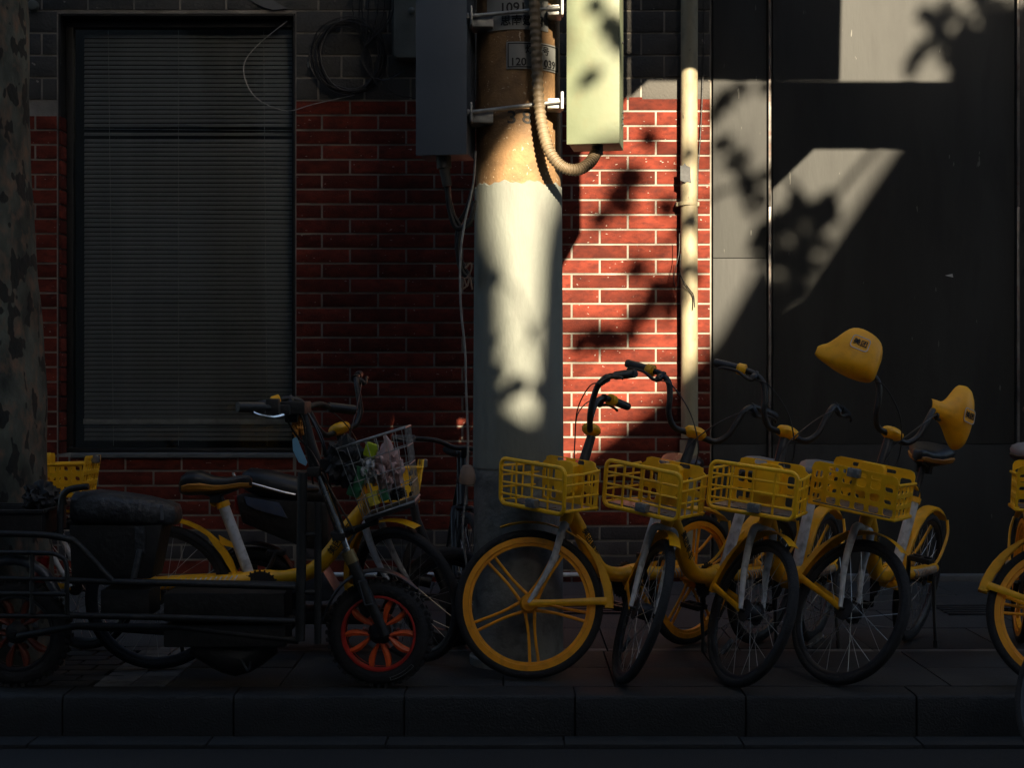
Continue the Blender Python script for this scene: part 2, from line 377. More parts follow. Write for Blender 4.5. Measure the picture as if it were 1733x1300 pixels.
for k in range(33):
    m = PLINTH if k >= 29 else BRICK; nm = 'plinth_brick' if k >= 29 else 'brick'
    course(500, 950, zr, k, m, 545, nm)
    course(950, 1203, Z(162.5), k, m, 1110, nm)
    if k >= 1: course(0, 98, zr, k, m, 60, nm)
for k in range(24, 33): course(98, 500, zr, k, PLINTH if k >= 29 else BRICK, 545, 'plinth_brick' if k >= 29 else 'brick')
# brick returns of the left window jamb
for k in range(1, 24):
    z1 = zr-k*PZ; me = cached('jamb', lambda: MB().box((0, 0, 0), (.014, .15, PZ-.011)).mesh('jamb_brick', BRICK, .002))
    ob('jamb_brick', me, bld, Vector((wx0+.013, YW+.075, z1-PZ/2))-Vector(bld.location))
BW, BH = 78/S, 38/S
for k in range(6):
    z0 = Z(169.5-k*38) if k else Z(169.5); z1 = z0+BH
    ph = X(500)+(0 if k % 2 else BW/2); x = ph-math.ceil((ph-X(-40))/BW)*BW
    while x < X(1203):
        a, b = x, min(x+BW, X(1203))
        if z0 < zt-.01 and a < wx1 and b > wx0:
            if a < wx0-.02: brick(a, wx0, z0, min(z1, 9), BLOCK, 'grey_block')
            if b > wx1+.02: brick(wx1, b, z0, z1, BLOCK, 'grey_block')
        else: brick(a, b, z0, z1, BLOCK, 'grey_block')
        x += BW
zc = Z(162.5)
stuff(build('brick', brk, BRICK, bld))
uw = MB()
for k in range(12):
    for i in range(30):
        x0 = -6.4+i*BW+(BW/2 if k % 2 else 0)
        if x0+BW < X(1203): uw.box((x0+BW/2, YW-.003, Z(169.5-6*38)+BH*(k+.5)), (BW-.01, .016, BH-.0105))
stuff(build('grey_block', uw, BLOCK, bld))
# window
win = ob('window', None, bld, Vector(((wx0+wx1)/2, YW+.14, zb))-Vector(bld.location))
fr = MB(); fx0, fx1, fz0, fz1 = wx0+.014, wx1-.014, zb+.004, zt-.014; fw = .045
for c, sz in ((((fx0+fx1)/2, YW+.135, fz1-fw/2), (fx1-fx0, .06, fw)), (((fx0+fx1)/2, YW+.135, fz0+fw/2-.01), (fx1-fx0, .06, fw-.02)), ((fx0+fw/2, YW+.135, (fz0+fz1)/2), (fw, .056, fz1-fz0-fw*2+.018)), ((fx1-.012, YW+.135, (fz0+fz1)/2), (.024, .056, fz1-fz0-fw*2+.018))):
    fr.box(c, sz)
build('frame', fr, FRAMEB, win, .003)
build('pane', MB().box(((fx0+fx1)/2, YW+.14, (fz0+fz1)/2), (fx1-fx0-.02, .005, fz1-fz0-.02)), GLASS, win, sm=False)
build('sill', MB().box(((wx0+wx1)/2+.04, YW+.06, zb-.012), (wx1-wx0-.09, .17, .026)), SILL, win, .003)
build('backing', MB().box(((wx0+wx1)/2, YW+.6, (zt+zb)/2), (wx1-wx0+.8, .02, zt-zb+.8)), FRAMEB, win, sm=False)
sl = cached('slat', lambda: MB().prism([[(-.0125, -.001), (-.006, .0012), (0, .002), (.006, .0012), (.0125, -.001), (.006, .0004), (0, .0012), (-.006, .0004)]], (-(X(496)-X(127))/2, 0, 0), (0, 1, 0), (0, 0, 1), (X(496)-X(127), 0, 0)).mesh('slat', SLAT))
zz = Z(48); k = 0
while zz > Z(752):
    o = ob('slat', sl, win, Vector(((X(127)+X(496))/2, YW+.19, zz))-wpos(win))
    tilt = 1.18
    pyy = 650-(zz-CAMH)*S
    o.rotation_euler = (tilt+random.uniform(-.10, .10), random.uniform(-.0012, .0012), 0)
    if 205 < pyy < 214: o.rotation_euler = (.25, .008, 0)
    if 350 < pyy < 380: o.rotation_euler[1] = .006
    zz -= 7.7/S*(1.5 if 212 < pyy < 221 else 1); k += 1
cd = MB()
for p0, p1 in ((183, 192), (302, 302), (446, 452)): cd.tube([W(p0, 40, 8.92), W(p1, 755, 8.92)], .0016, 5)
build('reflection_strip', MB().box(((X(127)+X(496))/2, YW+.168, Z(715)), (X(496)-X(127), .012, .034)), WHITEB, win, .003)  # pale street reflection in the glass, put in as a solid strip
build('ladder_cord', cd, CORD, win)

# ---------------------------------------------------------------- dark panelled wall
pw = empty('panel_wall', (X(1460), YW, 0), 'dark grey clad wall of tall flat panels right of the brickwork', 'wall')
build('wall_core', MB().box(((X(1205)+9)/2+.002, YW+.16, 5.45), (9-X(1205), .3, 11.1)), FRAMEB, pw, sm=False)
def panel(a, b, y0, y1, dy=0): build('cladding_panel', MB().box(((X(a)+X(b))/2, YW-.004+dy, (Z(y0)+Z(y1))/2), (X(b)-X(a)-.003, .02, Z(y0)-Z(y1)-.004)), PANEL, pw, .0015)
panel(1206, 1297, -700, 437); panel(1206, 1297, 437, 752); panel(1206, 1297, 752, 978)
panel(1307, 1716, -700, 752, .006); panel(1307, 1716, 752, 978, .006)
panel(1745, 2150, -700, 752, .05); panel(1745, 2150, 752, 978, .05)
for a, y0, y1 in ((1301.5, -700, 349), (1301.5, 350.5, 978), (1721, -700, 349), (1721, 350.5, 978)):
    build('metal_strip', MB().box((X(a), YW-.014, (Z(y0)+Z(y1))/2), (.018, .03, Z(y0)-Z(y1))), STRIPM, pw, .003)
build('plinth', MB().box(((X(1206)+X(2150))/2, YW-.05, .012), (X(2150)-X(1206), .10, .045)), SILL, pw, .006)
build('chip_mark', MB().prism([[(-.02, 0), (.025, .01), (.03, -.012), (.0, -.006)]], W(1605, 466, YW-.009), (1, 0, 0), (0, 0, 1), (0, .003, 0)), STICK, pw)

# ---------------------------------------------------------------- things on the wall
dp = empty('downpipe', (X(1166), YW-.075, 0), 'cream plastic rainwater downpipe fixed to the lit brickwork', 'pipe')
build('pipe', MB().tube([W(1167, 742, YW-.075), W(1166, 345, YW-.075), W(1167, -200, YW-.075), W(1167, -900, YW-.075)], .052, 20), PIPE, dp)
build('pipe_base', MB().tube([W(1163, 975, YW-.075), W(1166, 745, YW-.075)], .056, 20), PIPE, dp)
for yy in (345, -380):
    c = W(1164, yy, YW-.075); mb = MB().ring([(.0525, -.012), (.058, -.012), (.058, .012), (.0525, .012)], (0, 0, 0), 24)
    mb.v = [c+Vector((v.x, v.z, v.y)) for v in mb.v]; mb.box(c+Vector((-.062, .03, 0)), (.018, .06, .026)); mb.box(c+Vector((.062, .03, 0)), (.018, .06, .026))
    build('bracket', mb, PIPE, dp, .001)
st = MB().prism([[(-.03, .05), (-.012, .052), (-.005, .065), (.008, .05), (.03, .04), (.032, -.03), (.036, -.055), (.012, -.045), (.0, -.052), (-.03, -.04)]], W(1160, 294, YW-.130), (1, 0, 0), (0, 0, 1), (0, .004, 0))
build('torn_sticker', st, LAMPD, dp)
wire = MB()
def wr(pts, Y, r=.0035): wire.tube([W(x, y, Y) for x, y in pts], r, 5, smooth=5)
wr([(1192, -20), (1190, 120), (1186, 220), (1181, 300), (1180, 420)], YW-.03)
tag(build('wall_wire', wire, BLK), 'thin black wire running down the brick just right of the downpipe', 'cable')
wire = MB()
wr([(1150, 395), (1149, 430), (1140, 470), (1146, 487), (1150, 465), (1160, 485), (1172, 502), (1172, 525)], YW-.135, .0026); wr([(1152, 430), (1152, 465), (1166, 488), (1174, 500), (1176, 520)], YW-.132, .0022)
tag(build('loose_wire', wire, BLK), 'short frayed black wires looped across the cream downpipe', 'cable')
bp = MB().tube([W(560, 973, YW-.06), W(1200, 973, YW-.06)], .014, 12)
tag(build('wall_pipe', bp, WHT), 'thin white horizontal pipe along the foot of the brick wall', 'pipe')
wire = MB()
rnd = random.Random(3)
for i in range(11):
    a = rnd.uniform(50, 60); b = rnd.uniform(54, 66); cx = 590+rnd.uniform(-6, 8); cy = 94+rnd.uniform(-6, 5); ph = rnd.uniform(0, 6)
    wr([(cx+a*math.cos(ph+t*.7)+rnd.uniform(-2, 2), cy+b*math.sin(ph+t*.7)+rnd.uniform(-2, 2)) for t in range(10)], YW-.03-i*.004, rnd.uniform(.003, .0055))
for i in range(8):
    x0 = 585+i*10+rnd.uniform(-4, 4); wr([(x0+rnd.uniform(0, 18), -40), (x0+10, 30), (625-i*2, 90), (632+i, 130+i*2)], YW-.06-i*.003, .004)
wr([(632, 130), (655, 135), (690, 115), (705, 105)], YW-.06); wr([(640, 130), (668, 158), (705, 166)], YW-.06)
wr([(560, 40), (540, 70), (533, 95), (545, 140), (580, 160), (620, 150)], YW-.07, .005)
tag(build('cable_coil', wire, BLK), 'tangled coil of black cable hanging on the grey blocks right of the window', 'cable')
wire = MB(); wr([(486, 35), (440, 72), (414, 105), (417, 140), (440, 170), (486, 187), (530, 176), (600, 160)], YW-.05, .0028)
tag(build('hanging_wire', wire, GALV), 'single loose wire curling in front of the upper right corner of the window', 'cable')
mb_ = empty('meter_box', W(690, 95, YW-.09), 'rounded pale meter box partly hidden behind the slate grey cabinet', 'box')
build('cover', MB().prism([rrect(.24, .55, .03)], W(700, 20, YW-.13), (1, 0, 0), (0, 0, 1), (0, .12, 0)), METER, mb_, .006)
build('backplate', MB().prism([rrect(.27, .58, .035)], W(700, 20, YW-.012), (1, 0, 0), (0, 0, 1), (0, .012, 0)), METER, mb_, .002)
build('latch', MB().lathe([(.02, 0), (.02, -.015), (.012, -.02)], W(697, 18, YW-.13), 'y', 16), METER, mb_)
lm = MB().lathe([(.035, 0), (.035, -.02), (.028, -.03), (.012, -.034)], W(57, 10, YW-.01), 'y', 20)
tag(build('round_insulator', lm, METER), 'small round pale cap fixed on the blocks left of the window top', 'fitting')
h = MB().prism([[(-.11, .04), (.02, .045), (.13, -.02), (.05, -.03), (-.02, -.012), (-.06, .01)]], W(450, 8, YW-.02), (1, 0, 0), (0, 0, 1), (0, .008, 0))
tag(build('mortar_patch', h, SILL), 'ragged pale mortar patch above the top right of the window', 'patch')

# ---------------------------------------------------------------- concrete pole
PC = Vector((W(877, 650, 6.14).x, 6.14, 0))
pole = empty('concrete_pole', PC, 'thick round concrete utility pole with cream lower paint and rusty ochre top', 'pole')
def pr(z): return .196-.0062*z
zs = lambda py: CAMH-(py-650)*(6.14-.18)/FPX
def polepart(name, z0, z1, m, grow=0, seg=64, wob=False):
    prof = [(pr(z0+(z1-z0)*t/6)+grow, z0+(z1-z0)*t/6) for t in range(7)]
    if grow: prof = [(pr(z0), z0)]+prof+[(pr(z1)+grow-.004, z1+.004), (pr(z1)-.002, z1+.006)]
    b = MB().lathe(prof, PC, 'z', seg)
    if wob:
        for v in b.v:
            if v.z > z1-.02:
                a = math.atan2(v.y-PC.y, v.x-PC.x); v.z += .006*math.sin(a*9)+.004*math.sin(a*23+1)
    return build(name, b, m, pole)
polepart('base_collar', -.02, .03, OLDC, .014); polepart('lower_shaft', 0, zs(795), OLDC); polepart('painted_shaft', zs(795), zs(309), CONC, .005, 96, True); polepart('upper_shaft', zs(309)-.01, 7.5, OCHRE)
GP = 'clamps round the concrete pole'
def onpole(px, py, d=0):
    """point on the pole's front face"""
    z = zs(py); r = pr(z)+d; x = (px-866.5)*(6.14-.17)/FPX-PC.x; x = max(-r*.98, min(r*.98, x)); return Vector((PC.x+x, PC.y-math.sqrt(r*r-x*x), z))
def plate(name, px0, px1, py0, py1, label, lines, rim):
    z0, z1 = zs(py1), zs(py0); z = (z0+z1)/2; r = pr(z)+.006
    a0 = math.asin(max(-.99, min(.99, (onpole(px0, (py0+py1)/2).x-PC.x)/r))); a1 = math.asin(max(-.99, min(.99, (onpole(px1, (py0+py1)/2).x-PC.x)/r)))
    e = empty(name, (PC.x+r*math.sin((a0+a1)/2), PC.y-r*math.cos((a0+a1)/2), z0), label, 'sign')
    n = 14
    def curved(zlo, zhi, al, ar, rr, m, nm, th=.003):
        v = []; f = []
        for i in range(n+1):
            a = al+(ar-al)*i/n
            for q, zz in ((rr, zlo), (rr, zhi), (rr-th, zhi), (rr-th, zlo)): v.append((PC.x+q*math.sin(a), PC.y-q*math.cos(a), zz))
        for i in range(n):
            for k in range(4): f.append((i*4+k, i*4+(k+1) % 4, i*4+4+(k+1) % 4, i*4+4+k))
        f += [(0, 1, 2, 3), (n*4+3, n*4+2, n*4+1, n*4)]; return build(nm, MB().add(v, f), m, e)
    curved(z0, z1, a0, a1, r, PLATEW, 'plate')
    if rim:
        h_ = .004; aw = h_/r; i_ = .006; ai = i_/r
        for q in ((z0+i_, z0+i_+h_, a0+ai, a1-ai), (z1-i_-h_, z1-i_, a0+ai, a1-ai), (z0+i_+h_, z1-i_-h_, a0+ai, a0+ai+aw), (z0+i_+h_, z1-i_-h_, a1-ai-aw, a1-ai)): curved(*q, r+.0014, INK, 'border', .001)
    for txt, px, py, size in lines:
        me = text_mesh(txt, size, INK)
        p = onpole(px, py, .0078)
        for v in me.vertices:
            x = v.co.x; a = math.asin(max(-.99, min(.99, (p.x-PC.x)/r)))+x/r; rr = r+.0012+v.co.z
            v.co = Vector((PC.x+rr*math.sin(a), PC.y-rr*math.cos(a), p.z+v.co.y))-Vector(e.location)
        ob('lettering', me, e)
    return e
plate('pole_sign', 824, 928, -40, 49, 'white sign with digits above Chinese characters at the very top of the pole', [('1091', 868, 13, .058), ('思南建国', 884, 35, .047)], False)
plate('lamp_number_sign', 857, 946, 70, 116, 'small black-bordered white number plate under the clamp and behind the conduit', [('灯', 896, 84, .038), ('号', 924, 84, .038), ('120', 877, 105, .046), ('039', 931, 105, .046)], True)
for ch, px in (('3', 866), ('8', 892)):
    me = text_mesh(ch, .075, INKF); p = onpole(px, 199, .001); r = pr(p.z)+.001
    a0 = math.asin((p.x-PC.x)/r)
    for v in me.vertices:
        a = a0+v.co.x*1.2/r; v.co = Vector((PC.x+(r+v.co.z)*math.sin(a), PC.y-(r+v.co.z)*math.cos(a), p.z+v.co.y-(v.co.x*.12)))-wpos(pole)
    ob('stencil_digit', me, pole)

def clamp(py0, py1, label):
    a = W(792, py0, 5.94); b = W(952, py1, 5.915)
    e = empty('pole_clamp', a, label, 'clamp', GP)
    build('rod', MB().tube([a, b], .0085, 10), GALV, e)
    for s_, p in ((-1, a), (1, b)):
        build('nut', MB().tube([p+Vector((s_*-.005, 0, 0)), p+Vector((s_*.012, 0, 0))], .015, 6), GALV, e)
    mb = MB(); c = a+Vector((.055, .07, -.012)); mb.box(c, (.10, .12, .055)); mb.box(c+Vector((-.04, -.05, .01)), (.008, .1, .08)); build('left_bracket', mb, GALV, e, .003)
    mb = MB(); c = b+Vector((-.032, .06, -.006)); mb.box(c, (.06, .10, .042)); mb.box(b+Vector((-.002, .0, 0)), (.012, .05, .072)); build('right_bracket', mb, GALV, e, .003)
clamp(190, 171, 'galvanised rod clamp crossing the pole above the stencilled number')
clamp(27, 12, 'galvanised rod clamp crossing the pole over the topmost white sign')

def cabinet(name, px0, px1, pyb, Y, d, yaw, label, m, side):
    x0 = W(px0, 0, Y).x; x1 = W(px1, 0, Y).x; wd = (x1-x0)/math.cos(yaw); zb_ = W(0, pyb, Y).z; h_ = 1.15
    Rm = Matrix.Rotation(yaw, 3, 'Z'); c = Vector(((x0+x1)/2, Y, zb_)); e = empty(name, c, label, 'cabinet')
    back = Rm @ Vector((0, 1, 0))
    build('door', MB().box(c+back*.008+Vector((0, 0, h_/2)), (wd, .016, h_), Rm), m, e, .004)
    build('body', MB().box(c+back*(d/2+.017)+Vector((0, 0, h_/2+.002)), (wd-.006, d, h_-.01), Rm), side, e, .004)
    return e, c, Rm
e, c, Rm = cabinet('control_cabinet', 703, 790, 262, 5.93, .20, R_(-9), 'slate grey metal cabinet strapped to the left of the pole', BOXS, BOXS)
build('gland', MB().tube([W(750, 262, 6.0), W(752, 285, 6.0)], .032, 12).tube([W(752, 285, 6.0), W(757, 315, 6.0)], [.024, .02], 12), BOXD, e)
e, c, Rm = cabinet('fuse_cabinet', 959, 1048, 243, 5.83, .22, R_(-9), 'pale green metal cabinet in full sun right of the pole', BOXG, BOXG)
for yy, sx in ((72, 8), (200, 5), (210, 5), (190, 5)): build('vent_screw', MB().lathe([(.006, 0), (.006, .006)], Vector((W(1053, yy, 5.93).x, 5.93, W(1053, yy, 5.93).z)), 'x', 8), BOXD, e)
build('gland', MB().tube([W(1011, 243, 5.93), W(1011, 262, 5.93)], .024, 12), BOXD, e)
# corrugated conduit
cp = catmull([W(902, -60, 5.90), W(905, 20, 5.90), W(908, 90, 5.90), W(911, 160, 5.90), W(918, 215, 5.89), W(931, 258, 5.87), W(952, 282, 5.86), W(977, 287, 5.87), W(998, 275, 5.90), W(1010, 256, 5.93)], 24)
rr = [.0255 if (i % 4) in (0, 1) else .0215 for i in range(len(cp))]
tag(build('conduit', MB().tube(cp, rr, 14), CONDU), 'corrugated tan conduit curving down the pole into the pale green cabinet', 'conduit')
# cables below the slate cabinet
def cables(nm, label, paths, m, r=.008):
    mb = MB()
    for Y, p in paths: mb.tube([W(x, y, Y) for x, y in p], r, 7, smooth=6)
    return tag(build(nm, mb, m), label, 'cable')
cables('power_cable', 'thick black cables dropping in loops from under the slate grey cabinet', [(6.02, [(757, 310), (760, 350), (772, 385), (795, 375), (803, 340)]), (6.03, [(754, 310), (766, 360), (778, 385), (775, 420), (780, 455), (797, 475)]), (6.05, [(800, 320), (790, 355), (777, 380), (774, 420), (784, 450), (800, 480)]), (6.04, [(758, 312), (764, 365), (778, 384), (800, 378)])], BLK, .011)
cables('grey_cable', 'thin grey cable hanging the full height just left of the pole', [(5.99, [(805, 255), (801, 310), (786, 380), (779, 440), (780, 520), (787, 590), (789, 660), (792, 740), (791, 800), (788, 840), (783, 900), (790, 960)])], GALV, .005)
cables('wire_bundle', 'short curled wires beside the pole at the end of the black cables', [(6.0, [(787, 455), (796, 445), (798, 455), (790, 470), (780, 470)]), (6.0, [(785, 470), (790, 485), (795, 470), (799, 490)]), (6.0, [(786, 470), (783, 488), (793, 482)])], CORAL, .004)
kn = MB()
kn.lathe([(.012, -.06), (.03, -.055), (.036, -.03), (.030, 0), (.022, .02), (.01, .025)], W(791, 797, 5.95), 'z', 14); 
tag(build('hanging_socket', kn, CORAL), 'small beige plug hanging by the pole beside the black bike', 'socket')

# ---------------------------------------------------------------- wheels
def tyre_mesh(R0, t, m=None, knob=False, seg=72):
    pr_ = [(R0-t*1.7+t*.9*math.cos(a)+t*.7, t*.92*math.sin(a)) for a in [2*math.pi*k/12 for k in range(12)]]
    b = MB().ring(pr_, (0, 0, 0), seg)
    if knob:
        n = 44
        for k in range(n):
            a = 2*math.pi*k/n
            for s_ in (-1, 1):
                aa = a+(.5*2*math.pi/n if s_ > 0 else 0)
                Mx = Matrix.Rotation(-aa, 3, 'Y'); b.box(Mx @ Vector((R0-.007, s_*t*.42, 0)), (.014, t*.5, .016), Mx)
    return b.mesh('tyre', m or RUB)
def spoke_wheel(parent, M, R0=.305, rimm=None, name='front_wheel', t=.021, ns=28, hubr=.02, key='a'):
    wh = ob(name, None, parent, M=M)
    ob('tyre', cached(('ty', R0, t), lambda: tyre_mesh(R0, t)), wh)
    r1 = R0-2*t+.002
    ob('rim', cached(('rim', R0, key), lambda: MB().ring([(r1+.006, -.013), (r1+.006, .013), (r1-.004, .012), (r1-.013, .004), (r1-.013, -.004), (r1-.004, -.012)], seg=64).mesh('rim', rimm or DGREY)), wh)
    ob('hub', cached(('hub', hubr), lambda: MB().lathe([(.007, -.055), (.007, -.034), (hubr*1.3, -.033), (hubr*1.3, -.028), (hubr, -.026), (hubr, .026), (hubr*1.3, .028), (hubr*1.3, .033), (.007, .034), (.007, .055)], axis='y', seg=20).mesh('hub', DGREY)), wh)
    for s_ in (-1, 1):
        def mk(s_=s_):
            a = .9*s_; p0 = Vector((hubr*1.2*math.cos(a), 0, hubr*1.2*math.sin(a))); return p0
    for k in range(ns):
        q = k % 4; sy = .03 if k % 2 else -.03; tw = 1.05 if q < 2 else -1.05
        me = cached(('spk', R0, sy, tw, hubr), lambda: MB().tube([(hubr*1.25*math.cos(tw), sy, hubr*1.25*math.sin(tw)), (r1-.012, 0, 0)], .00125, 4).mesh('spoke', STEEL, sm=False))
        o = ob('spoke', me, wh); o.rotation_euler = (0, 2*math.pi*k/ns, 0)
    return wh
def mag_wheel(parent, M, R0=.305, name='front_wheel', rot=0):
    wh = ob(name, None, parent, M=M); t = .021; r1 = R0-2*t+.004
    ob('tyre', cached(('ty', R0, t), lambda: tyre_mesh(R0, t)), wh)
    ob('rim', cached('magrim', lambda: MB().ring([(r1+.004, -.016), (r1+.004, .016), (r1-.018, .016), (r1-.020, .009), (r1-.032, .008), (r1-.032, -.008), (r1-.020, -.009), (r1-.018, -.016)], seg=72).mesh('rim', ORG)), wh)
    ob('hub', cached('maghub', lambda: MB().lathe([(.008, -.058), (.008, -.036), (.030, -.034), (.038, -.02), (.038, .02), (.030, .034), (.008, .036), (.008, .058)], axis='y', seg=24).mesh('hub', ORG)), wh)
    def sp():
        b = MB()
        for s_ in (-1, 1): b.tube([(.028, 0, s_*.020), (.12, 0, s_*.013), (r1-.026, 0, s_*.018)], [.0075, .006, .0065], 8, smooth=3)
        return b.mesh('spoke', ORG)
    for k in range(5):
        o = ob('spoke', cached('magspoke', sp), wh); o.rotation_euler = (0, rot+2*math.pi*k/5, 0)
    return wh

# ---------------------------------------------------------------- shared yellow bikes
HA = R_(70); AX = Vector((-math.cos(HA), 0, math.sin(HA))); FW = Vector((math.sin(HA), 0, math.cos(HA))); WR = .305
A0 = Vector((1.05, 0, WR))-FW*.045
CLP = A0+AX*.76
def hb(y, u, f): return CLP+Vector((0, y, 0))+AX*u+FW*f
def saddle(m, rim):
    secs = []
    for x, hw, zt_, th in ((-.135, .020, -.004, .02), (-.125, .055, .010, .04), (-.10, .080, .020, .055), (-.05, .085, .020, .055), (0, .062, .006, .045), (.05, .038, .002, .035), (.10, .026, .006, .03), (.135, .019, .003, .028), (.145, .008, -.004, .018)):
        sec = []
        for k in range(16):
            a = 2*math.pi*k/16; y = hw*math.cos(a); z = zt_-th*.35+(th*.45 if math.sin(a) > 0 else th*.6)*math.sin(a)
            if math.sin(a) >= 0: z += .006*abs(math.cos(a))
            sec.append(Vector((x, y, z)))
        secs.append(sec)
    return secs
def bar_path(s_): return [hb(0, 0, .012), hb(s_*.045, -.004, .012), hb(s_*.095, .0, .014), hb(s_*.135, .045, .026), hb(s_*.150, .105, .032), hb(s_*.172, .165, .026), hb(s_*.21, .195, 0), hb(s_*.25, .202, -.03), hb(s_*.335, .212, -.10)]

def fork_mesh():
    b = MB(); cr = A0+AX*.345
    for s_ in (-1, 1): b.tube([cr+Vector((0, s_*.010, .004)), cr+Vector((0, s_*.038, .0)), cr+Vector((.012, s_*.050, -.03)), A0+AX*.18+Vector((.004, s_*.052, 0)), Vector((1.05, s_*.052, WR))], [.016, .017, .0165, .014, .009], 10, smooth=4)
    b.tube([cr+AX*-.01, cr+AX*.06], .020, 12)
    return b.mesh('fork', WHT)
def ffender_mesh():
    pf = [(.332, -.024), (.337, -.016), (.338, 0), (.337, .016), (.332, .024), (.334, .014), (.335, 0), (.334, -.014)]
    b = MB().ring(pf, (1.05, 0, WR), 24, R_(72), R_(150))
    # deeper yellow rear flap
    secs = []
    for i in range(9):
        a = R_(128+58*i/8); wd = .022+.004*i/8; dp = .006+.030*min(1, i/5)
        ro, ri = .345, .345-dp; c, s_ = math.cos(a), math.sin(a)
        secs.append([Vector((1.05+q*c, y, WR+q*s_)) for q, y in ((ri, -wd), (ro-.004, -wd), (ro, -wd*.6), (ro, wd*.6), (ro-.004, wd), (ri, wd), (ri, wd-.003), (ro-.006, wd-.003), (ro-.006, -wd+.003), (ri, -wd+.003))])
    b.loft(secs); return b.mesh('front_fender', YEL)
def fstay_mesh():
    b = MB()
    for s_ in (-1, 1): b.tube([(1.05, s_*.056, WR), (.93, s_*.045, WR-.002), (.735, s_*.026, WR-.006)], [.014, .011, .016], 6, smooth=3, flat=.35, flatdir=(0, 0, 1))
    return b.mesh('fender_stay', YEL)
def handlebar_mesh():
    b = MB()
    for s_ in (-1, 1): b.tube(bar_path(s_), .0125, 12, smooth=6)
    return b.mesh('handlebar', BLK)
def stem_mesh(): return MB().tube([A0+AX*.50, A0+AX*.53, A0+AX*.74], [.021, .024, .019], 14).mesh('stem', DGREY)
def barclamp_mesh():
    b = MB(); secs = []
    for y, h_ in ((-.045, .010), (-.035, .022), (-.015, .027), (.015, .027), (.035, .022), (.045, .010)):
        sec = []
        for k in range(12):
            a = 2*math.pi*k/12; sec.append(hb(y, .006+h_*math.sin(a), .008+(h_*1.3+.006)*math.cos(a)))
        secs.append(sec)
    b.loft(secs); return b.mesh('bar_clamp', YEL)
def grip_mesh(s_, L=1): return MB().tube([hb(s_*.252, .2025, -.031), hb(s_*.255, .203, -.034), hb(s_*.30, .208, -.07), hb(s_*.338, .2125, -.103), hb(s_*.343, .213, -.107)], [.014, .0175, .0185, .0175, .012], 14, smooth=3).mesh('grip', DGREY)
def ring_mesh(): return MB().tube([hb(-.236, .200, -.018), hb(-.240, .2005, -.021), hb(-.262, .204, -.040), hb(-.268, .2045, -.044)], [.019, .026, .024, .017], 18).mesh('bell_ring', YEL)
def lever_mesh(s_):
    b = MB(); b.tube([hb(s_*.20, .190, .004), hb(s_*.215, .172, .014), hb(s_*.228, .155, .014)], [.014, .016, .008], 8, smooth=3)
    b.tube([hb(s_*.215, .165, .018), hb(s_*.24, .160, .014), hb(s_*.28, .182, -.012), hb(s_*.325, .186, -.05), hb(s_*.338, .180, -.066)], [.008, .0075, .006, .0055, .006], 8, smooth=4)
    b.tube([hb(s_*.195, .19, .005), hb(s_*.205, .193, .0)], .018, 10)
    return b.mesh('brake_lever', BLK)
def cable_mesh(s_):
    return MB().tube([hb(s_*.21, .165, .016), hb(s_*.16, .15, .06), hb(s_*.06, .06, .085), hb(-s_*.02, -.06, .06), hb(-s_*.03, -.16, .035), hb(-s_*.012, -.27, .02)], .0028, 6, smooth=6).mesh('brake_cable', BLK)
def frame_mesh():
    b = MB(); b.tube([A0+AX*.36, A0+AX*.38, A0+AX*.50, A0+AX*.52], [.024, .027, .027, .024], 16)
    b.tube([(.868, 0, .69), (.80, 0, .60), (.71, 0, .475), (.635, 0, .405), (.53, 0, .378), (.44, 0, .378)], [.026, .033, .034, .033, .032, .034], 14, smooth=5)
    for s_ in (-1, 1): b.tube([(.46, s_*.006, .378), (.38, s_*.028, .376), (.30, s_*.050, .372), (.12, s_*.056, .366), (-.02, s_*.056, .360), (-.045, s_*.056, .358)], [.034, .033, .028, .026, .024, .016], 12, smooth=4)
    for s_ in (-1, 1): b.tube([(0, s_*.054, .36), (0, s_*.054, WR-.012)], .012, 8)
    b.tube([(.42, -.04, .335), (.42, .04, .335)], .03, 14)
    return b.mesh('frame', YEL)
def stripes_mesh(side_):
    b = MB()
    for s_ in (side_,):
        for k in range(15):
            x = .01+k*.021; p = []
            yc = s_*.056; zc = .3605+x*.04
            rad = .0262+.0012*(x/.3)
            for q in range(5):
                a = -.75+q*.42; p.append((x+.006*q, yc+s_*rad*math.cos(a)-(0 if x < .27 else s_*.004), zc+rad*math.sin(a)))
            b.tube(p, .0028, 4)
    return b.mesh('chain_case_stripes', WHT)
def rfender_mesh():
    b = MB(); secs = []
    for i in range(15):
        a = R_(8+122*i/14); wd = .028; ro = .338; dp = .016 if 1 < i < 13 else .006
        c, s_ = math.cos(a), math.sin(a); ri = ro-dp-(.012 if i < 5 else 0)
        secs.append([Vector((q*c, y, WR+q*s_)) for q, y in ((ri, -wd), (ro-.004, -wd), (ro, -wd*.6), (ro, wd*.6), (ro-.004, wd), (ri, wd), (ri, wd-.003), (ro-.006, wd-.003), (ro-.006, -wd+.003), (ri, -wd+.003))])
    b.loft(secs)
    b.prism([[(.255, .52), (.335, .50), (.335, .515), (.30, .53), (.245, .56)]], (0, -.012, 0), (1, 0, 0), (0, 0, 1), (0, .024, 0))
    for s_ in (-1, 1): b.tube([(-.215, s_*.028, .565), (-.20, s_*.045, .50), (-.11, s_*.056, .42), (-.02, s_*.06, .375)], .007, 6, smooth=4)
    return b.mesh('rear_fender', YEL)
def seat_tube_mesh(): return MB().tube([(.372, 0, .395), (.262, 0, .690)], .0235, 16).mesh('seat_tube', WHT)
SD = (Vector((.262, 0, .690))-Vector((.372, 0, .395))).normalized()
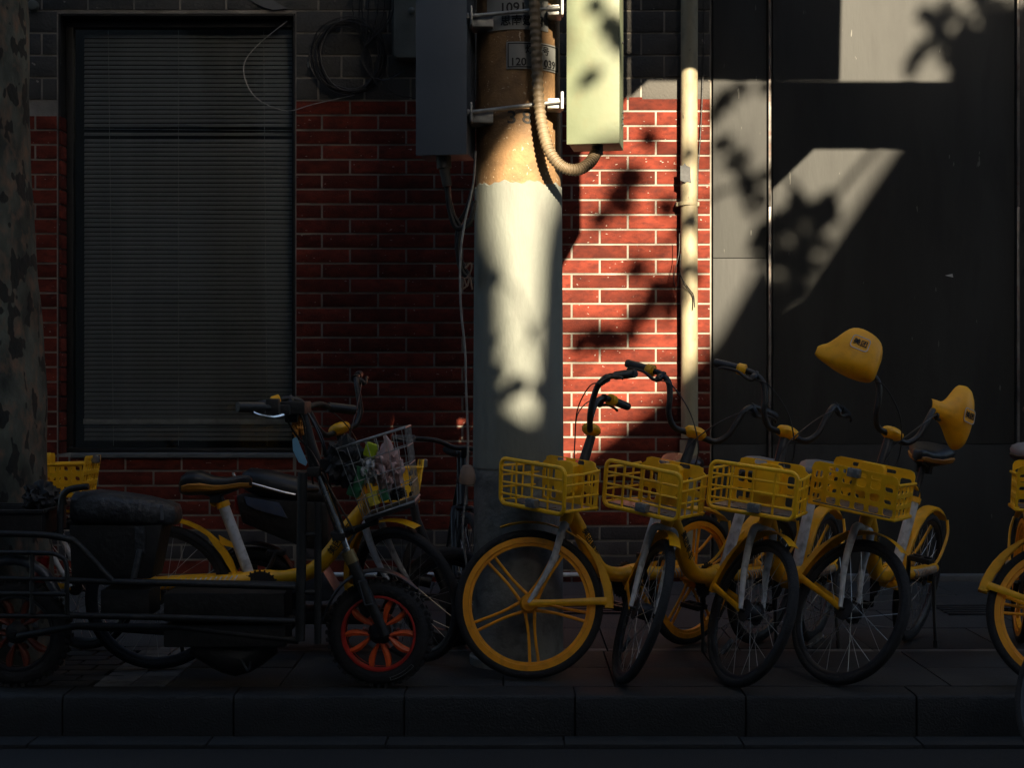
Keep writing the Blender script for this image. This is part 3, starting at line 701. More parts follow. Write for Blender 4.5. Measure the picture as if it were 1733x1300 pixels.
def clampmesh():
    b = MB(); c = Vector((.262, 0, .690)); b.tube([c-SD*.012, c+SD*.012], .029, 16)
    b.tube([c+Vector((-.028, 0, -.004)), c+Vector((-.045, 0, .012)), c+Vector((-.02, 0, .045)), c+Vector((.03, 0, .068)), c+Vector((.068, 0, .092))], [.012, .015, .014, .012, .006], 8, smooth=4, flat=.6)
    return b.mesh('seat_clamp', YEL)
def basket_wire():
    b = MB(); w_ = .178; z0, z1 = .700, .885; xf, xfb, xb = 1.100, 1.090, .875
    r = .022
    def P(u, v): return Vector((xfb+(xf-xfb)*(v-z0)/(z1-z0), u, v))
    pts = [P(x, y) for x, y in rrect(2*w_, z1-z0, .028, 4, 0, (z0+z1)/2)]
    b.tube(pts, .0092, 8, closed=True)
    for i in range(1, 4): u = -w_+2*w_*i/4; b.tube([P(u, z0), P(u, z1)], .0052, 6)
    for i in range(1, 4): v = z0+(z1-z0)*i/3.9-.006; b.tube([P(-w_, v), P(w_, v)], .0048, 6)
    for s_ in (-1, 1):
        zf = z1-.030; zbk = .865
        b.tube([(xf, s_*w_, zf), ((xf+xb)/2, s_*(w_-.006), (zf+zbk)/2-.004), (xb, s_*(w_-.016), zbk)], .0055, 6)
        b.tube([(xfb, s_*w_, z0+.012), (xb, s_*(w_-.016), z0+.012)], .0065, 6)
        for t in (.36, .68): b.tube([(xf, s_*w_, z0+(zf-z0)*t+.01), (xb, s_*(w_-.016), z0+(zbk-z0)*t+.01)], .0046, 6)
        for t in (.28, .55, .8): x = xf+(xb-xf)*t; b.tube([(x, s_*(w_-.016*t), z0+.01), (x, s_*(w_-.016*t), zf-.004)], .0046, 6)
    # solid rear wall with raised tabs and holes
    wb = .158; outer = [(-wb, z0), (wb, z0), (wb, .862), (wb-.02, .876), (.135, .890), (.115, .897), (-.115, .897), (-.135, .890), (-wb+.02, .876), (-wb, .862)]
    holes = [rrect(.055, .018, .008, 3, x, .885)[::-1] for x in (-.05, .05)]+[rrect(.030, .05, .009, 3, s_*x, zz)[::-1] for s_ in (-1, 1) for x in (.125, .085) for zz in (.745, .82)]
    b.prism([outer]+holes, (xb-.006, 0, 0), (0, 1, 0), (0, 0, 1), (.007, 0, 0))
    b.prism([rrect(.10, .13, .02, 4, 0, .82)], (xb+.001, 0, 0), (0, 1, 0), (0, 0, 1), (.035, 0, 0))
    return b.mesh('basket', BASK)
def basket_mould():
    b = MB(); w_ = .178; z0, z1 = .705, .878; xf, xfb, xb = 1.105, 1.080, .875
    def panel_(o, ux, uy, dep, wd, hgt, nx, ny, tall):
        top = [(wd, hgt-.022), (wd-.007, hgt-.007), (wd-.024, hgt), (-wd+.024, hgt), (-wd+.007, hgt-.007), (-wd, hgt-.022)] if tall else [(wd, hgt), (-wd, hgt)]
        outer = [(-wd, 0), (wd, 0)]+top; holes = []
        cw = 2*wd/nx; hh = (hgt-(.03 if tall else 0))/ny
        for i in range(nx):
            for j in range(ny):
                edge = (i in (0, nx-1)) and tall
                holes.append(rrect(cw*.70, hh*.66, .010, 3, -wd+cw*(i+.5), hh*(j+.5)+.002)[::-1])
        if tall:
            for i in range(1, nx-1): holes.append(rrect(cw*.7, .016, .006, 3, -wd+cw*(i+.5), hgt-.020)[::-1])
        b.prism([outer]+holes, o, ux, uy, dep)
    up = Vector((.025, 0, .173)).normalized()
    panel_((xfb, 0, z0), (0, 1, 0), up, (-.007, 0, 0), w_, .176, 6, 3, True)
    for s_ in (-1, 1): panel_(((xfb+xb)/2+.004, s_*(w_-.004), z0), (1, 0, 0), (0, 0, 1), (0, -s_*.006, 0), (xfb-xb)/2, .135, 4, 3, False)
    panel_((xb, 0, z0), (0, 1, 0), (0, 0, 1), (.007, 0, 0), w_-.006, .185, 5, 3, True)
    b.prism([rrect(.11, .12, .02, 4, 0, .83)], (xb+.007, 0, 0), (0, 1, 0), (0, 0, 1), (.04, 0, 0))
    b.tube([(xfb+.016, w_, z0+.14), (xb, w_, z0+.135)], .006, 6); b.tube([(xfb+.016, -w_, z0+.14), (xb, -w_, z0+.135)], .006, 6)
    b.tube([(xfb, -w_, z0), (xfb, w_, z0), (xb, w_, z0), (xb, -w_, z0)], .0075, 8, closed=True)
    return b.mesh('basket', BASK)
def floor_mesh():
    b = MB(); b.box((.985, 0, .709), (.20, .325, .012)); return b.mesh('basket_floor', SOLAR, .003)
def crank_mesh():
    b = MB(); b.lathe([(.02, -.062), (.075, -.060), (.075, -.055), (.02, -.052)], (.42, 0, .335), 'y', 28)
    for k in range(24):
        a = 2*math.pi*k/24; b.box((.42+.077*math.cos(a), -.0575, .335+.077*math.sin(a)), (.008, .004, .008), Matrix.Rotation(-a, 3, 'Y'))
    b.tube([(.42, -.075, .335), (.42, .075, .335)], .010, 8)
    b.tube([(.42, -.078, .335), (.36, -.082, .195)], [.013, .009], 8); b.tube([(.42, .078, .335), (.48, .082, .475)], [.013, .009], 8)
    return b.mesh('crank', BLK)
def pedal_mesh(s_):
    b = MB(); c = Vector((.42-.06*s_, -.135*s_, .335-.14*s_))
    for dx in (-.034, .034): b.box(c+Vector((dx, 0, 0)), (.012, .095, .022))
    for dy in (-.044, 0, .044): b.box(c+Vector((0, dy, 0)), (.056, .010, .018))
    b.tube([(c.x, -.085*s_, c.z), (c.x, -.18*s_, c.z)], .006, 8)
    return b.mesh('pedal', BLK, .002)
def stand_mesh():
    b = MB(); b.box((.03, .070, .335), (.05, .02, .05)); b.tube([(.03, .078, .33), (.07, .12, .16), (.085, .150, .045)], [.010, .008, .008], 8); b.tube([(.082, .148, .052), (.088, .157, .014)], .013, 8)
    return b.mesh('kickstand', BLK)

def make_bike(name, label, P, mag=False, mould=False, sad=('b', 0.0), sidekey='yellow bikes', steered_wheel=True):
    x, y, yaw, lean, steer, pitch, z = P
    root = empty(name, (0, 0, 0), label, 'bicycle', sidekey)
    root.matrix_world = Matrix.Translation((x, y, z)) @ Matrix.Rotation(yaw, 4, 'Z') @ Matrix.Rotation(-lean, 4, 'X') @ Matrix.Rotation(-pitch, 4, 'Y')
    Sm = Matrix.Translation(A0) @ Matrix.Rotation(steer, 4, AX) @ Matrix.Translation(-A0)
    I = Matrix.Identity(4)
    def p(nm, key, fn, M=I): return ob(nm, cached(key, fn), root, M=M)
    p('frame', 'yframe', frame_mesh); p('chain_case_stripes', 'ystr1', lambda: stripes_mesh(1)); p('chain_case_stripes', 'ystr2', lambda: stripes_mesh(-1)); p('seat_tube', 'ystube', seat_tube_mesh); p('seat_clamp', 'ysclamp', clampmesh)
    p('rear_fender', 'yrf', rfender_mesh)
    ext = sad[1]
    sp_ = Vector((.262, 0, .690)); top = sp_+SD*(.10+ext)
    ob('seat_post', MB().tube([sp_-SD*.02, top], .0145, 12).mesh('seat_post', BLK), root)
    sm = {'b': BLK, 'g': SADG, 'br': SADLIT}[sad[0]]
    Ms = Matrix.Translation(top+Vector((-.012, 0, .035))) @ Matrix.Rotation(R_(-3), 4, 'Y')
    Ms = Ms @ Matrix.Diagonal((1.08, 1.22, 1.75, 1)); so = ob('saddle', cached(('sad', sad[0]), lambda: MB().loft(saddle(sm, None)).mesh('saddle', sm, angle=60)), root, M=Ms)
    def under():
        b = MB(); b.loft([[Vector((q.x*.985, q.y*1.02, q.z*.55-.010)) for q in s_] for s_ in saddle(sm, None)]); return b.mesh('saddle_rim', SADO if sad[0] != 'g' else BLK)
    ob('saddle_rim', cached(('sadr', sad[0]), under), so)
    ob('saddle_rail', cached('sadrail', lambda: MB().tube([(-.08, .02, -.018), (0, .02, -.04), (.09, .012, -.022)], .004, 6).tube([(-.08, -.02, -.018), (0, -.02, -.04), (.09, -.012, -.022)], .004, 6).box((-.0, 0, -.042), (.04, .05, .022)).mesh('saddle_rail', BLK)), so)
    p('crank', 'ycrank', crank_mesh); p('pedal', 'yped1', lambda: pedal_mesh(1)); p('pedal', 'yped2', lambda: pedal_mesh(-1)); p('kickstand', 'ystand', stand_mesh)
    (p('basket', 'bmould', basket_mould) if mould else p('basket', 'bwire', basket_wire)); bo = p('basket_floor', 'bfloor', floor_mesh)
    p('front_lamp', ('lamp', mould), lambda: MB().box(((1.112, 0, .862) if mould else (1.108, .02, .726)), (.034, .052, .036)).mesh('front_lamp', LAMPG, .006))
    # steered parts
    p('stem', 'ystem', stem_mesh, Sm); p('handlebar', 'yhb', handlebar_mesh, Sm); p('bar_clamp', 'ybc', barclamp_mesh, Sm)
    p('grip', 'yg1', lambda: grip_mesh(1), Sm); p('grip', 'yg2', lambda: grip_mesh(-1), Sm); p('bell_ring', 'yring', ring_mesh, Sm)
    p('brake_lever', 'yl1', lambda: lever_mesh(1), Sm); p('brake_lever', 'yl2', lambda: lever_mesh(-1), Sm)
    p('brake_cable', 'yc1', lambda: cable_mesh(1), Sm); p('brake_cable', 'yc2', lambda: cable_mesh(-1), Sm)
    p('fork', 'yfork', fork_mesh, Sm); ff = p('front_fender', 'yff', ffender_mesh, Sm); p('fender_stay', 'yfs', fstay_mesh, Sm)
    MF = Sm @ Matrix.Translation((1.05, 0, WR)); MR = Matrix.Translation((0, 0, WR))
    if mag: mag_wheel(root, MF, rot=.35); mag_wheel(root, MR, name='rear_wheel', rot=.9)
    else:
        fwl = spoke_wheel(root, MF, hubr=.035, key='y'); spoke_wheel(root, MR, name='rear_wheel', hubr=.026, key='y')
        ob('reflector', cached('wrefl', lambda: MB().prism([rrect(.030, .085, .014)], (.0, .004, .20), (1, 0, 0), (0, 0, 1), (0, .008, 0)).mesh('reflector', LAMPG, .002)), fwl, M=Matrix.Rotation(R_(205), 4, 'Y'))
    # lettering down both sides of the front tube
    dt = (Vector((.71, 0, .475))-Vector((.80, 0, .60))).normalized()
    for s_ in (-1, 1):
        tx = cached(('txt', s_), lambda: text_mesh('美团单车', .038, INK))
        xd = dt if s_ > 0 else -dt; c = Vector((.757, s_*.0338, .54))
        ob('lettering', tx, root, M=frame(c, xd, Vector((0, s_, 0)).cross(xd), (0, s_, 0)))
    return root, Sm
D = R_
GB = 'yellow shared bikes in the row right of the pole'
make_bike('shared_bike', 'yellow shared bike with orange five-spoke mag front wheel in front of the pole', (.8088, 6.535, D(-135), .0814, D(-50), 0, 0), mag=True, sad=('br', .03), sidekey=GB)
b2, _ = make_bike('shared_bike', 'yellow bike with its handlebar against the lit brick, second in the row from the pole', (1.1237, 6.5648, -2.251, .1351, .7879, -.0055, 0), sad=('g', 0.02), sidekey=GB)
b3, _ = make_bike('shared_bike', 'yellow bike with spoked wheel and widest basket, pale saddle, between two spoked yellow bikes', (1.3886, 6.6095, -2.0678, .1179, .8476, -.0055, 0), sad=('g', .0), sidekey=GB)
b4, S4 = make_bike('shared_bike', 'yellow bike with handlebar wind mitts and moulded basket, before the dark panels', (1.8483, 6.6402, -2.1512, .1646, 1.1191, -.0026, 0), mould=True, sad=('b', .09), sidekey=GB)
make_bike('shared_bike', 'yellow bike with orange mag wheel, cut off by the right edge of the photo', (2.35, 6.585, D(-103), .05, D(84), -.003, 0), mag=True, mould=True, sad=('g', .08), sidekey=GB)
make_bike('shared_bike', 'yellow bike parked side-on behind the black cargo bike, low black saddle', (-1.4837, 5.9677, .1261, .0495, -.8213, -.0033, 0), mould=True, sad=('b', -.03), sidekey='yellow shared bikes left of the pole')
make_bike('shared_bike', 'yellow shared bike mostly hidden by the tree trunk, only its yellow basket showing', (-2.99, 6.30, .10, .03, -.5, -.002, 0), mould=True, sad=('b', 0), sidekey='yellow shared bikes left of the pole')

# wind mitts on the fourth bike, and a torn paper in the first basket
def mitt(label, s_, mrot=0):
    """cupped hand cover, opening towards the rider"""
    M = b4.matrix_world @ S4
    g0 = hb(s_*.225, .20, -.01); g1 = hb(s_*.345, .213, -.108); gd = (g1-g0).normalized()
    upv = (AX-gd*AX.dot(gd)).normalized(); fr_ = upv.cross(gd)*(-1 if s_ > 0 else 1)
    if fr_.dot(FW) < 0: fr_ = -fr_
    rows = []; n = 15
    if s_ < 0: prof = [(-.046, .060, -.030, .022), (-.038, .100, -.044, .046), (-.022, .128, -.052, .066), (.01, .146, -.058, .082), (.05, .155, -.060, .090), (.09, .156, -.056, .086), (.122, .140, -.050, .074), (.146, .100, -.042, .058), (.168, .064, -.036, .044), (.185, .042, -.030, .030), (.20, .036, -.026, .022), (.216, .018, -.014, .014)]
    else: prof = [(-.05, .035, -.035, .02), (-.02, .040, -.040, .035), (.02, .038, -.040, .040), (.05, .060, -.055, .058), (.08, .115, -.085, .075), (.11, .150, -.115, .082), (.15, .150, -.140, .078), (.18, .115, -.130, .058), (.195, .07, -.09, .04)]
    for u, top, bot, dep in prof:
        row = []
        for k in range(n+1):
            t = k/n; a = math.pi*t     # from top rim over the front to the bottom rim
            hgt = top*math.cos(a) if math.cos(a) > 0 else -bot*math.cos(a)
            dd = dep*math.sin(a)**.7+.006
            row.append(g0+gd*u+upv*hgt+fr_*dd)
        rows.append(row)
    inner = [[p_-fr_*.004 for p_ in r] for r in rows]
    v = [p_ for r in rows for p_ in r]+[p_ for r in inner for p_ in r]; m_ = n+1; N0 = len(rows)*m_; f = []
    for i in range(len(rows)-1):
        for k in range(n): f.append((i*m_+k, i*m_+k+1, (i+1)*m_+k+1, (i+1)*m_+k)); f.append((N0+i*m_+k, N0+(i+1)*m_+k, N0+(i+1)*m_+k+1, N0+i*m_+k+1))
    for i in range(len(rows)-1):
        for k in (0, n): f.append((i*m_+k, (i+1)*m_+k, N0+(i+1)*m_+k, N0+i*m_+k))
    for k in range(n):
        for i in (0, len(rows)-1): f.append((i*m_+k, N0+i*m_+k, N0+i*m_+k+1, i*m_+k+1))
    o = ob('handlebar_mitt', MB().add(v, f).mesh('handlebar_mitt', MITT, angle=70), None, M=M); tag(o, label, 'hand cover', 'wind mitts on the bike before the dark panels')
    rot_m = Matrix.Translation(g0) @ Matrix.Rotation(R_(mrot), 4, AX) @ Matrix.Translation(-g0); o.matrix_world = M @ rot_m
    sub = o.modifiers.new('smooth', 'SUBSURF'); sub.levels = 1; sub.render_levels = 1
    def surf(u, a):
        for q in range(len(prof)-1):
            if prof[q][0] <= u <= prof[q+1][0]: break
        t = (u-prof[q][0])/(prof[q+1][0]-prof[q][0]); top, bot, dep = [prof[q][w]+(prof[q+1][w]-prof[q][w])*t for w in (1, 2, 3)]
        return g0+gd*u+upv*(top*math.cos(a) if math.cos(a) > 0 else -bot*math.cos(a))+fr_*(dep*math.sin(a)**.7+.006)
    uc, ac = (.062, 1.08) if s_ < 0 else (.125, 1.50)
    du = surf(uc+.03, ac)-surf(uc-.03, ac); da = surf(uc, ac-.22)-surf(uc, ac+.22); nn = du.cross(da).normalized()
    if nn.dot(fr_) < 0: nn = -nn
    c = surf(uc, ac)+nn*.0005; fr_ = nn; gd2 = du.normalized(); upv = nn.cross(gd2); upv = upv if upv.dot(AX) > 0 else -upv; gd = gd2
    if (gd.cross(upv)).dot(fr_) > 0: xd = gd
    else: xd = -gd
    Mt = frame(c, xd, upv, fr_)
    def deco(nm, me, dz):
        ob(nm, me, o, M=Mt @ Matrix.Translation((0, 0, dz)))
    b = MB(); b.prism([rrect(.076, .062, .014), rrect(.070, .056, .012)[::-1]], (0, 0, 0), (1, 0, 0), (0, 1, 0), (0, 0, .0012)); deco('badge_outline', b.mesh('badge_outline', STICK), -.002)
    b = MB(); b.prism([rrect(.069, .055, .012)], (0, 0, -.002), (1, 0, 0), (0, 1, 0), (0, 0, .002)); deco('badge', b.mesh('badge', MITT), -.002)
    deco('lettering', text_mesh('美团', .030, INK), .0002)
    return o
mitt('yellow wind mitt raised higher, left one on the handlebar before the dark panels', -1)
mitt('yellow wind mitt lower down, right one above the black saddle', 1, -38)

# ---------------------------------------------------------------- generic black bikes
def black_bike(name, label, P, hbw=.27, frm=BLK, text=None, scale=1.0):
    x, y, yaw, lean, steer, pitch, z = P
    root = empty(name, (0, 0, 0), label, 'bicycle')
    root.matrix_world = Matrix.Translation((x, y, z)) @ Matrix.Rotation(yaw, 4, 'Z') @ Matrix.Rotation(-lean, 4, 'X')
    Sm = Matrix.Translation(A0) @ Matrix.Rotation(steer, 4, AX) @ Matrix.Translation(-A0)
    b = MB(); hd = A0+AX*.36; ht = A0+AX*.50; bb = Vector((.43, 0, .28)); stp = Vector((.26, 0, .70)); rh = Vector((0, 0, WR))
    b.tube([hd, ht], .022, 12); b.tube([hd+AX*.03, bb], .022, 12); b.tube([ht-AX*.02, stp], .018, 12); b.tube([bb, stp], .017, 12); b.tube([bb-Vector((0, .04, 0)), bb+Vector((0, .04, 0))], .022, 12)
    for s_ in (-1, 1): b.tube([bb+Vector((0, s_*.02, 0)), rh+Vector((0, s_*.06, 0))], .009, 8); b.tube([stp+Vector((0, s_*.012, -.03)), rh+Vector((0, s_*.06, 0))], .008, 8)
    ob('frame', b.mesh('frame', frm), root)
    ob('seat_post', MB().tube([stp-Vector((0, 0, .02)), stp+Vector((-.04, 0, .13))], .013, 10).mesh('seat_post', BLK), root)
    ob('saddle', cached(('sad', 'b'), lambda: MB().loft(saddle(BLK, None)).mesh('saddle', BLK, angle=60)), root, M=Matrix.Translation((.21, 0, .855)))
    b = MB(); cr = A0+AX*.345
    for s_ in (-1, 1): b.tube([cr+Vector((0, s_*.03, 0)), cr+Vector((.01, s_*.05, -.03)), Vector((1.05, s_*.055, WR))], [.015, .015, .009], 10, smooth=3)
    b.tube([cr+Vector((0, -.04, 0)), cr+Vector((0, .04, 0))], .014, 8); ob('fork', b.mesh('fork', frm), root, M=Sm)
    b = MB(); tp = A0+AX*.60; b.tube([ht, tp], .016, 10); b.tube([tp, tp+FW*.07+AX*.02], .017, 10)
    bc = tp+FW*.07+AX*.02
    ob('stem', b.mesh('stem', BLK), root, M=Sm)
    b = MB()
    for s_ in (-1, 1): b.tube([bc, bc+Vector((0, s_*.06, 0)), bc+Vector((0, s_*.14, 0))+AX*.03, bc+Vector((0, s_*hbw, 0))+AX*.045-FW*.03], .012, 10, smooth=5)
    ob('handlebar', b.mesh('handlebar', BLK), root, M=Sm)
    for s_ in (-1, 1):
        q = bc+Vector((0, s_*hbw, 0))+AX*.045-FW*.03
        ob('grip', MB().tube([q, q+Vector((0, s_*.11, 0))-FW*.015], .0165, 10).mesh('grip', DGREY), root, M=Sm)
        ob('brake_lever', MB().tube([q+FW*.0, q+FW*.04-AX*.03+Vector((0, s_*.03, 0)), q+FW*.045-AX*.02+Vector((0, s_*.10, 0))], [.012, .007, .005], 8, smooth=3).mesh('brake_lever', DGREY), root, M=Sm)
    MF = Sm @ Matrix.Translation((1.05, 0, WR))
    spoke_wheel(root, MF, key='k'); spoke_wheel(root, Matrix.Translation((0, 0, WR)), name='rear_wheel', key='k')
    ob('crank', MB().lathe([(.02, -.055), (.085, -.054), (.085, -.05), (.02, -.048)], (.43, 0, .28), 'y', 28).tube([(.43, -.07, .28), (.43, .07, .28)], .01, 8).tube([(.43, -.075, .28), (.56, -.08, .20)], .009, 8).tube([(.43, .075, .28), (.30, .08, .36)], .009, 8).mesh('crank', DGREY), root)
    if text:
        me = text_mesh(text, .062, STICK); a = cr+Vector((.012, 0, -.04)); e_ = Vector((1.05, 0, WR)); d_ = (e_-a).normalized()
        for s_ in (-1, 1): pass
        p0 = hd+AX*.03; dd = (p0-bb).normalized(); c = p0-dd*.15
        nrm = dd.cross(Vector((0, 1, 0))); nrm = nrm if nrm.x > 0 else -nrm
        for yy, nv in ((0, nrm),):
            xd = dd; ob('lettering', me, root, M=frame(c+nv*.0232, xd, nv.cross(xd), nv))
    return root
black_bike('black_bicycle', 'black bicycle parked nose-out, squeezed behind the left side of the pole', (-.29, 7.60, D(-86), .0, D(10), 0, 0), .24, text='momentum')
black_bike('black_bicycle', 'black wheel and fork of a bicycle on the road at the lower right edge', (3.0, 4.86, D(180), 0, D(-66), 0, ROADZ+.003), .2)

# ---------------------------------------------------------------- black cargo e-bike
CY = 5.63
cb = empty('cargo_bike', W(642, 1163, CY)*1.0, 'long black electric cargo bike with red and orange spoked fat front wheel', 'e-bike'); cb.location.z = 0
def C(px, py, dy=0): return W(px, py, CY+dy)
def ct(name, paths, r, m, sm_=0, seg=10, par=None, bevel=0):
    b = MB()
    for pth in paths: b.tube([C(*q) for q in pth], r, seg, smooth=sm_)
    return build(name, b, m, par or cb)
def fat_wheel(px, py, rimc, spc, nm, steer=0):
    c = C(px, py); c.z = .216
    wh = ob(nm, None, cb, c-Vector(cb.location)); wh.rotation_euler = (0, 0, steer)
    ob('tyre', cached('fat_tyre', lambda: tyre_mesh(.214, .042, RUB, True, 64)), wh)
    ob('rim', cached(('fatrim', nm), lambda: MB().ring([(.150, -.035), (.150, .035), (.142, .036), (.138, .028), (.136, 0), (.138, -.028), (.142, -.036)], seg=56).mesh('rim', rimc)), wh)
    ob('hub', cached('fathub', lambda: MB().lathe([(.010, -.07), (.010, -.03), (.028, -.028), (.045, -.012), (.045, .012), (.028, .028), (.010, .03), (.010, .07)], axis='y', seg=24).mesh('hub', MIDB)), wh)
    def sp():
        b = MB()
        for s_ in (-1, 1):
            secs = []
            for t in range(7):
                u = t/6; r_ = .040+.100*u; off = s_*(.004+.030*math.sin(u*math.pi*.62)); hw = .0045+.0075*math.sin(u*math.pi*.9)
                p = Vector((r_, 0, off)); secs.append([p+Vector((0, -.012, -hw)), p+Vector((0, -.017, 0)), p+Vector((0, -.012, hw)), p+Vector((0, .012, hw)), p+Vector((0, .012, -hw))])
            b.loft(secs)
        return b.mesh('spoke', spc)
    for k in range(5):
        o = ob('spoke', cached(('fatsp', spc.name), sp), wh); o.rotation_euler = (0, .30+2*math.pi*k/5, 0)
    ob('brake_disc', cached('disc', lambda: MB().ring([(.075, -.022), (.075, -.019), (.052, -.019), (.052, -.022)], seg=36).mesh('brake_disc', CHR)), wh, (0, .05, 0))
    return wh
fwh = fat_wheel(643, 1073, PINK, ORANG, 'front_wheel', R_(-6))
mk_ = MB()
for r0_ in (.176, .188): mk_.ring([(r0_, -.0385), (r0_+.0012, -.0385), (r0_+.0012, -.036), (r0_, -.036)], (0, 0, 0), 14, -1.30, -.72)
for a_ in (-1.30, -.725): mk_.ring([(.176, -.0385), (.189, -.0385), (.189, -.036), (.176, -.036)], (0, 0, 0), 1, a_, a_+.006)
stuff(ob('sidewall_mark', mk_.mesh('sidewall_mark', GALV), fwh))
fat_wheel(30, 1073, DGREY, ORANSH, 'rear_wheel')
fk = ct('fork', [[(652, 1076, -.075), (590, 937, -.075)], [(652, 1076, .075), (590, 937, .075)]], [.019, .024], MIDB)
build('fork_tube', MB().tube([C(592, 941, -.075), C(537, 797, -.075)], .0125, 12).tube([C(592, 941, .075), C(537, 797, .075)], .0125, 12), CHR, cb)
build('fork_collar', MB().tube([C(597, 953, -.075), C(588, 933, -.075)], .026, 14).tube([C(597, 953, .075), C(588, 933, .075)], .026, 14), BRASS, cb)
build('fork_crown', MB().box(C(578, 905), (.05, .20, .03)).box(C(536, 797), (.05, .20, .035)).tube([C(578, 905), C(512, 712)], .022, 12), MIDB, cb, .003)
ct('fork_guard', [[(610, 985, -.10), (626, 1024, -.10)]], .020, MIDB)
build('fork_label', MB().prism([[(-.030, .048), (.004, .052), (.030, -.044), (-.004, -.050)], [(-.026, .044), (-.0, -.046), (.026, -.040), (.001, .048)]], C(619, 1004, -.122), (1, 0, 0), (0, 0, 1), (0, .003, 0)), SILV, cb, sm=False)
build('steering_column', MB().tube([C(536, 797), C(509, 690)], [.026, .022], 12), MIDB, cb)
fe = MB(); pts = [C(542, 1061), C(551, 1037), C(570, 1000), C(596, 976), C(622, 967), C(650, 966), C(680, 977), C(706, 997)]
fe.tube(pts, [.016, .026, .040, .046, .048, .046, .040, .022], 10, smooth=4, flat=.16, flatdir=(0, 1, 0)); build('front_fender', fe, SILV, cb)
ct('fender_brace', [[(600, 975, -.05), (612, 1010, -.07)]], .005, CHR)
# handlebar
ct('handlebar', [[(509, 692, 0), (500, 690, -.05), (486, 690, -.13), (440, 690, -.26)], [(509, 692, 0), (518, 690, .05), (540, 684, .16), (560, 690, .24)]], .012, MIDB, 5)
ct('grip', [[(446, 690, -.25), (402, 689, -.31)]], .021, BLK); ct('grip', [[(556, 689, .24), (600, 694, .30)]], .021, BLK)
build('brake_lever', MB().tube([C(486, 700, -.16), C(462, 706, -.22), C(438, 702, -.29), C(428, 698, -.31)], [.010, .008, .006, .006], 8, smooth=3), CHR, cb)
build('switch_gear', MB().box(C(462, 688, -.2), (.05, .05, .06)).box(C(478, 694, -.16), (.06, .05, .04)).box(C(500, 690, -.06), (.10, .18, .05)).box(C(494, 700, -.05), (.05, .05, .07)), MIDB, cb, .008)
ct('brake_cable', [[(480, 700, -.16), (500, 735, -.08), (530, 770, -.04), (560, 830, -.08), (600, 900, -.09)], [(520, 695, 0), (545, 740, -.02), (556, 790, -.02), (560, 850, 0)], [(470, 700, -.18), (508, 700, -.10), (520, 760, -.06), (530, 820, -.04)], [(508, 680, -.04), (530, 715, -.08), (548, 760, -.08), (552, 800, -.02)]], .004, BLK, 6, 6)
# posts and rails
ct('front_post', [[(512, 800, -.10), (508, 1085, -.10)], [(512, 800, .10), (508, 1085, .10)]], .019, MIDB); ct('guard_post', [[(538, 850, -.10), (538, 1090, -.10)], [(538, 850, .10), (538, 1090, .10)]], .014, MIDB)
for q_ in ([(505, 905, -.10), (540, 905, -.10)], [(505, 1003, -.10), (540, 1003, -.10)], [(508, 1040, -.10), (508, 1040, .10)], [(512, 830, -.1), (536, 830, .1)]): ct('cross_link', [q_], .010, MIDB)
ct('upper_rail', [[(113, 983, -.14), (300, 988, -.14), (500, 994, -.12)], [(113, 983, .14), (500, 990, .12)]], .0125, MIDB)
ct('lower_rail', [[(118, 1042, -.14), (300, 1046, -.14), (500, 1052, -.12)], [(118, 1042, .14), (500, 1048, .12)]], .0125, MIDB)
ct('rear_hoop', [[(-90, 902, -.17), (60, 905, -.17), (112, 912, -.17), (132, 922, -.16), (190, 984, -.14)], [(-90, 902, .17), (112, 912, .17), (190, 984, .14)]], .0125, MIDB, 4)
ct('side_rack', [[(-90, 935, -.20), (60, 936, -.20), (98, 940, -.20), (112, 955, -.20), (113, 1000, -.20), (114, 1040, -.18)], [(-90, 978, -.20), (112, 981, -.20)], [(-90, 1004, -.20), (112, 1006, -.20)], [(54, 937, -.20), (54, 1040, -.20)], [(-90, 1042, -.20), (118, 1044, -.18)]], .009, MIDB, 3)
ct('rear_stay', [[(30, 1078, -.07), (130, 1060, -.10), (300, 1062, -.08), (505, 1085, -.08)], [(30, 1078, .07), (130, 1060, .10), (505, 1085, .08)]], .014, MIDB)
build('battery_box', MB().box((C(285, 0).x/2+C(490, 0).x/2, CY, C(0, 1022).z), (.47, .20, .112)), MIDB, cb, .008)
build('foot_box', MB().box((C(285, 0).x/2+C(490, 0).x/2, CY, C(0, 1071).z), (.475, .18, .086)), MIDB, cb, .006)
build('tool_box', MB().box((C(181, 0).x/2+C(262, 0).x/2, CY, C(0, 1016).z), (.19, .18, .105)), MIDB, cb, .006)
build('motor_body', MB().tube([C(330, 1088), C(400, 1113), C(460, 1088)], [.05, .075, .05], 14, smooth=4), MIDB, cb)
build('seat_box', MB().prism([[(C(132, 0).x, C(0, 975).z), (C(266, 0).x, C(0, 975).z), (C(284, 0).x, C(0, 885).z), (C(128, 0).x, C(0, 885).z)]], (0, CY-.09, 0), (1, 0, 0), (0, 0, 1), (0, .18, 0)), MIDB, cb, .01)
seat = MB(); secs = []
for px, zt_, zb2, hw in ((126, 845, 872, .06), (132, 833, 884, .10), (165, 829, 886, .115), (210, 834, 888, .115), (250, 840, 889, .105), (285, 848, 890, .09), (300, 854, 888, .07), (305, 862, 880, .04)):
    zc_ = (C(0, zt_).z+C(0, zb2).z)/2; hh = (C(0, zt_).z-C(0, zb2).z)/2; sec = []
    for k in range(18):
        a = 2*math.pi*k/18; sx = math.copysign(abs(math.cos(a))**.6, math.cos(a)); sz = math.copysign(abs(math.sin(a))**.6, math.sin(a))
        sec.append(Vector((C(px, 0).x+random.uniform(-.001, .001), CY+hw*sx, zc_+hh*sz+random.uniform(-.001, .001))))
    secs.append(sec)
seat.loft(secs); build('seat', seat, SEATW, cb, angle=60)
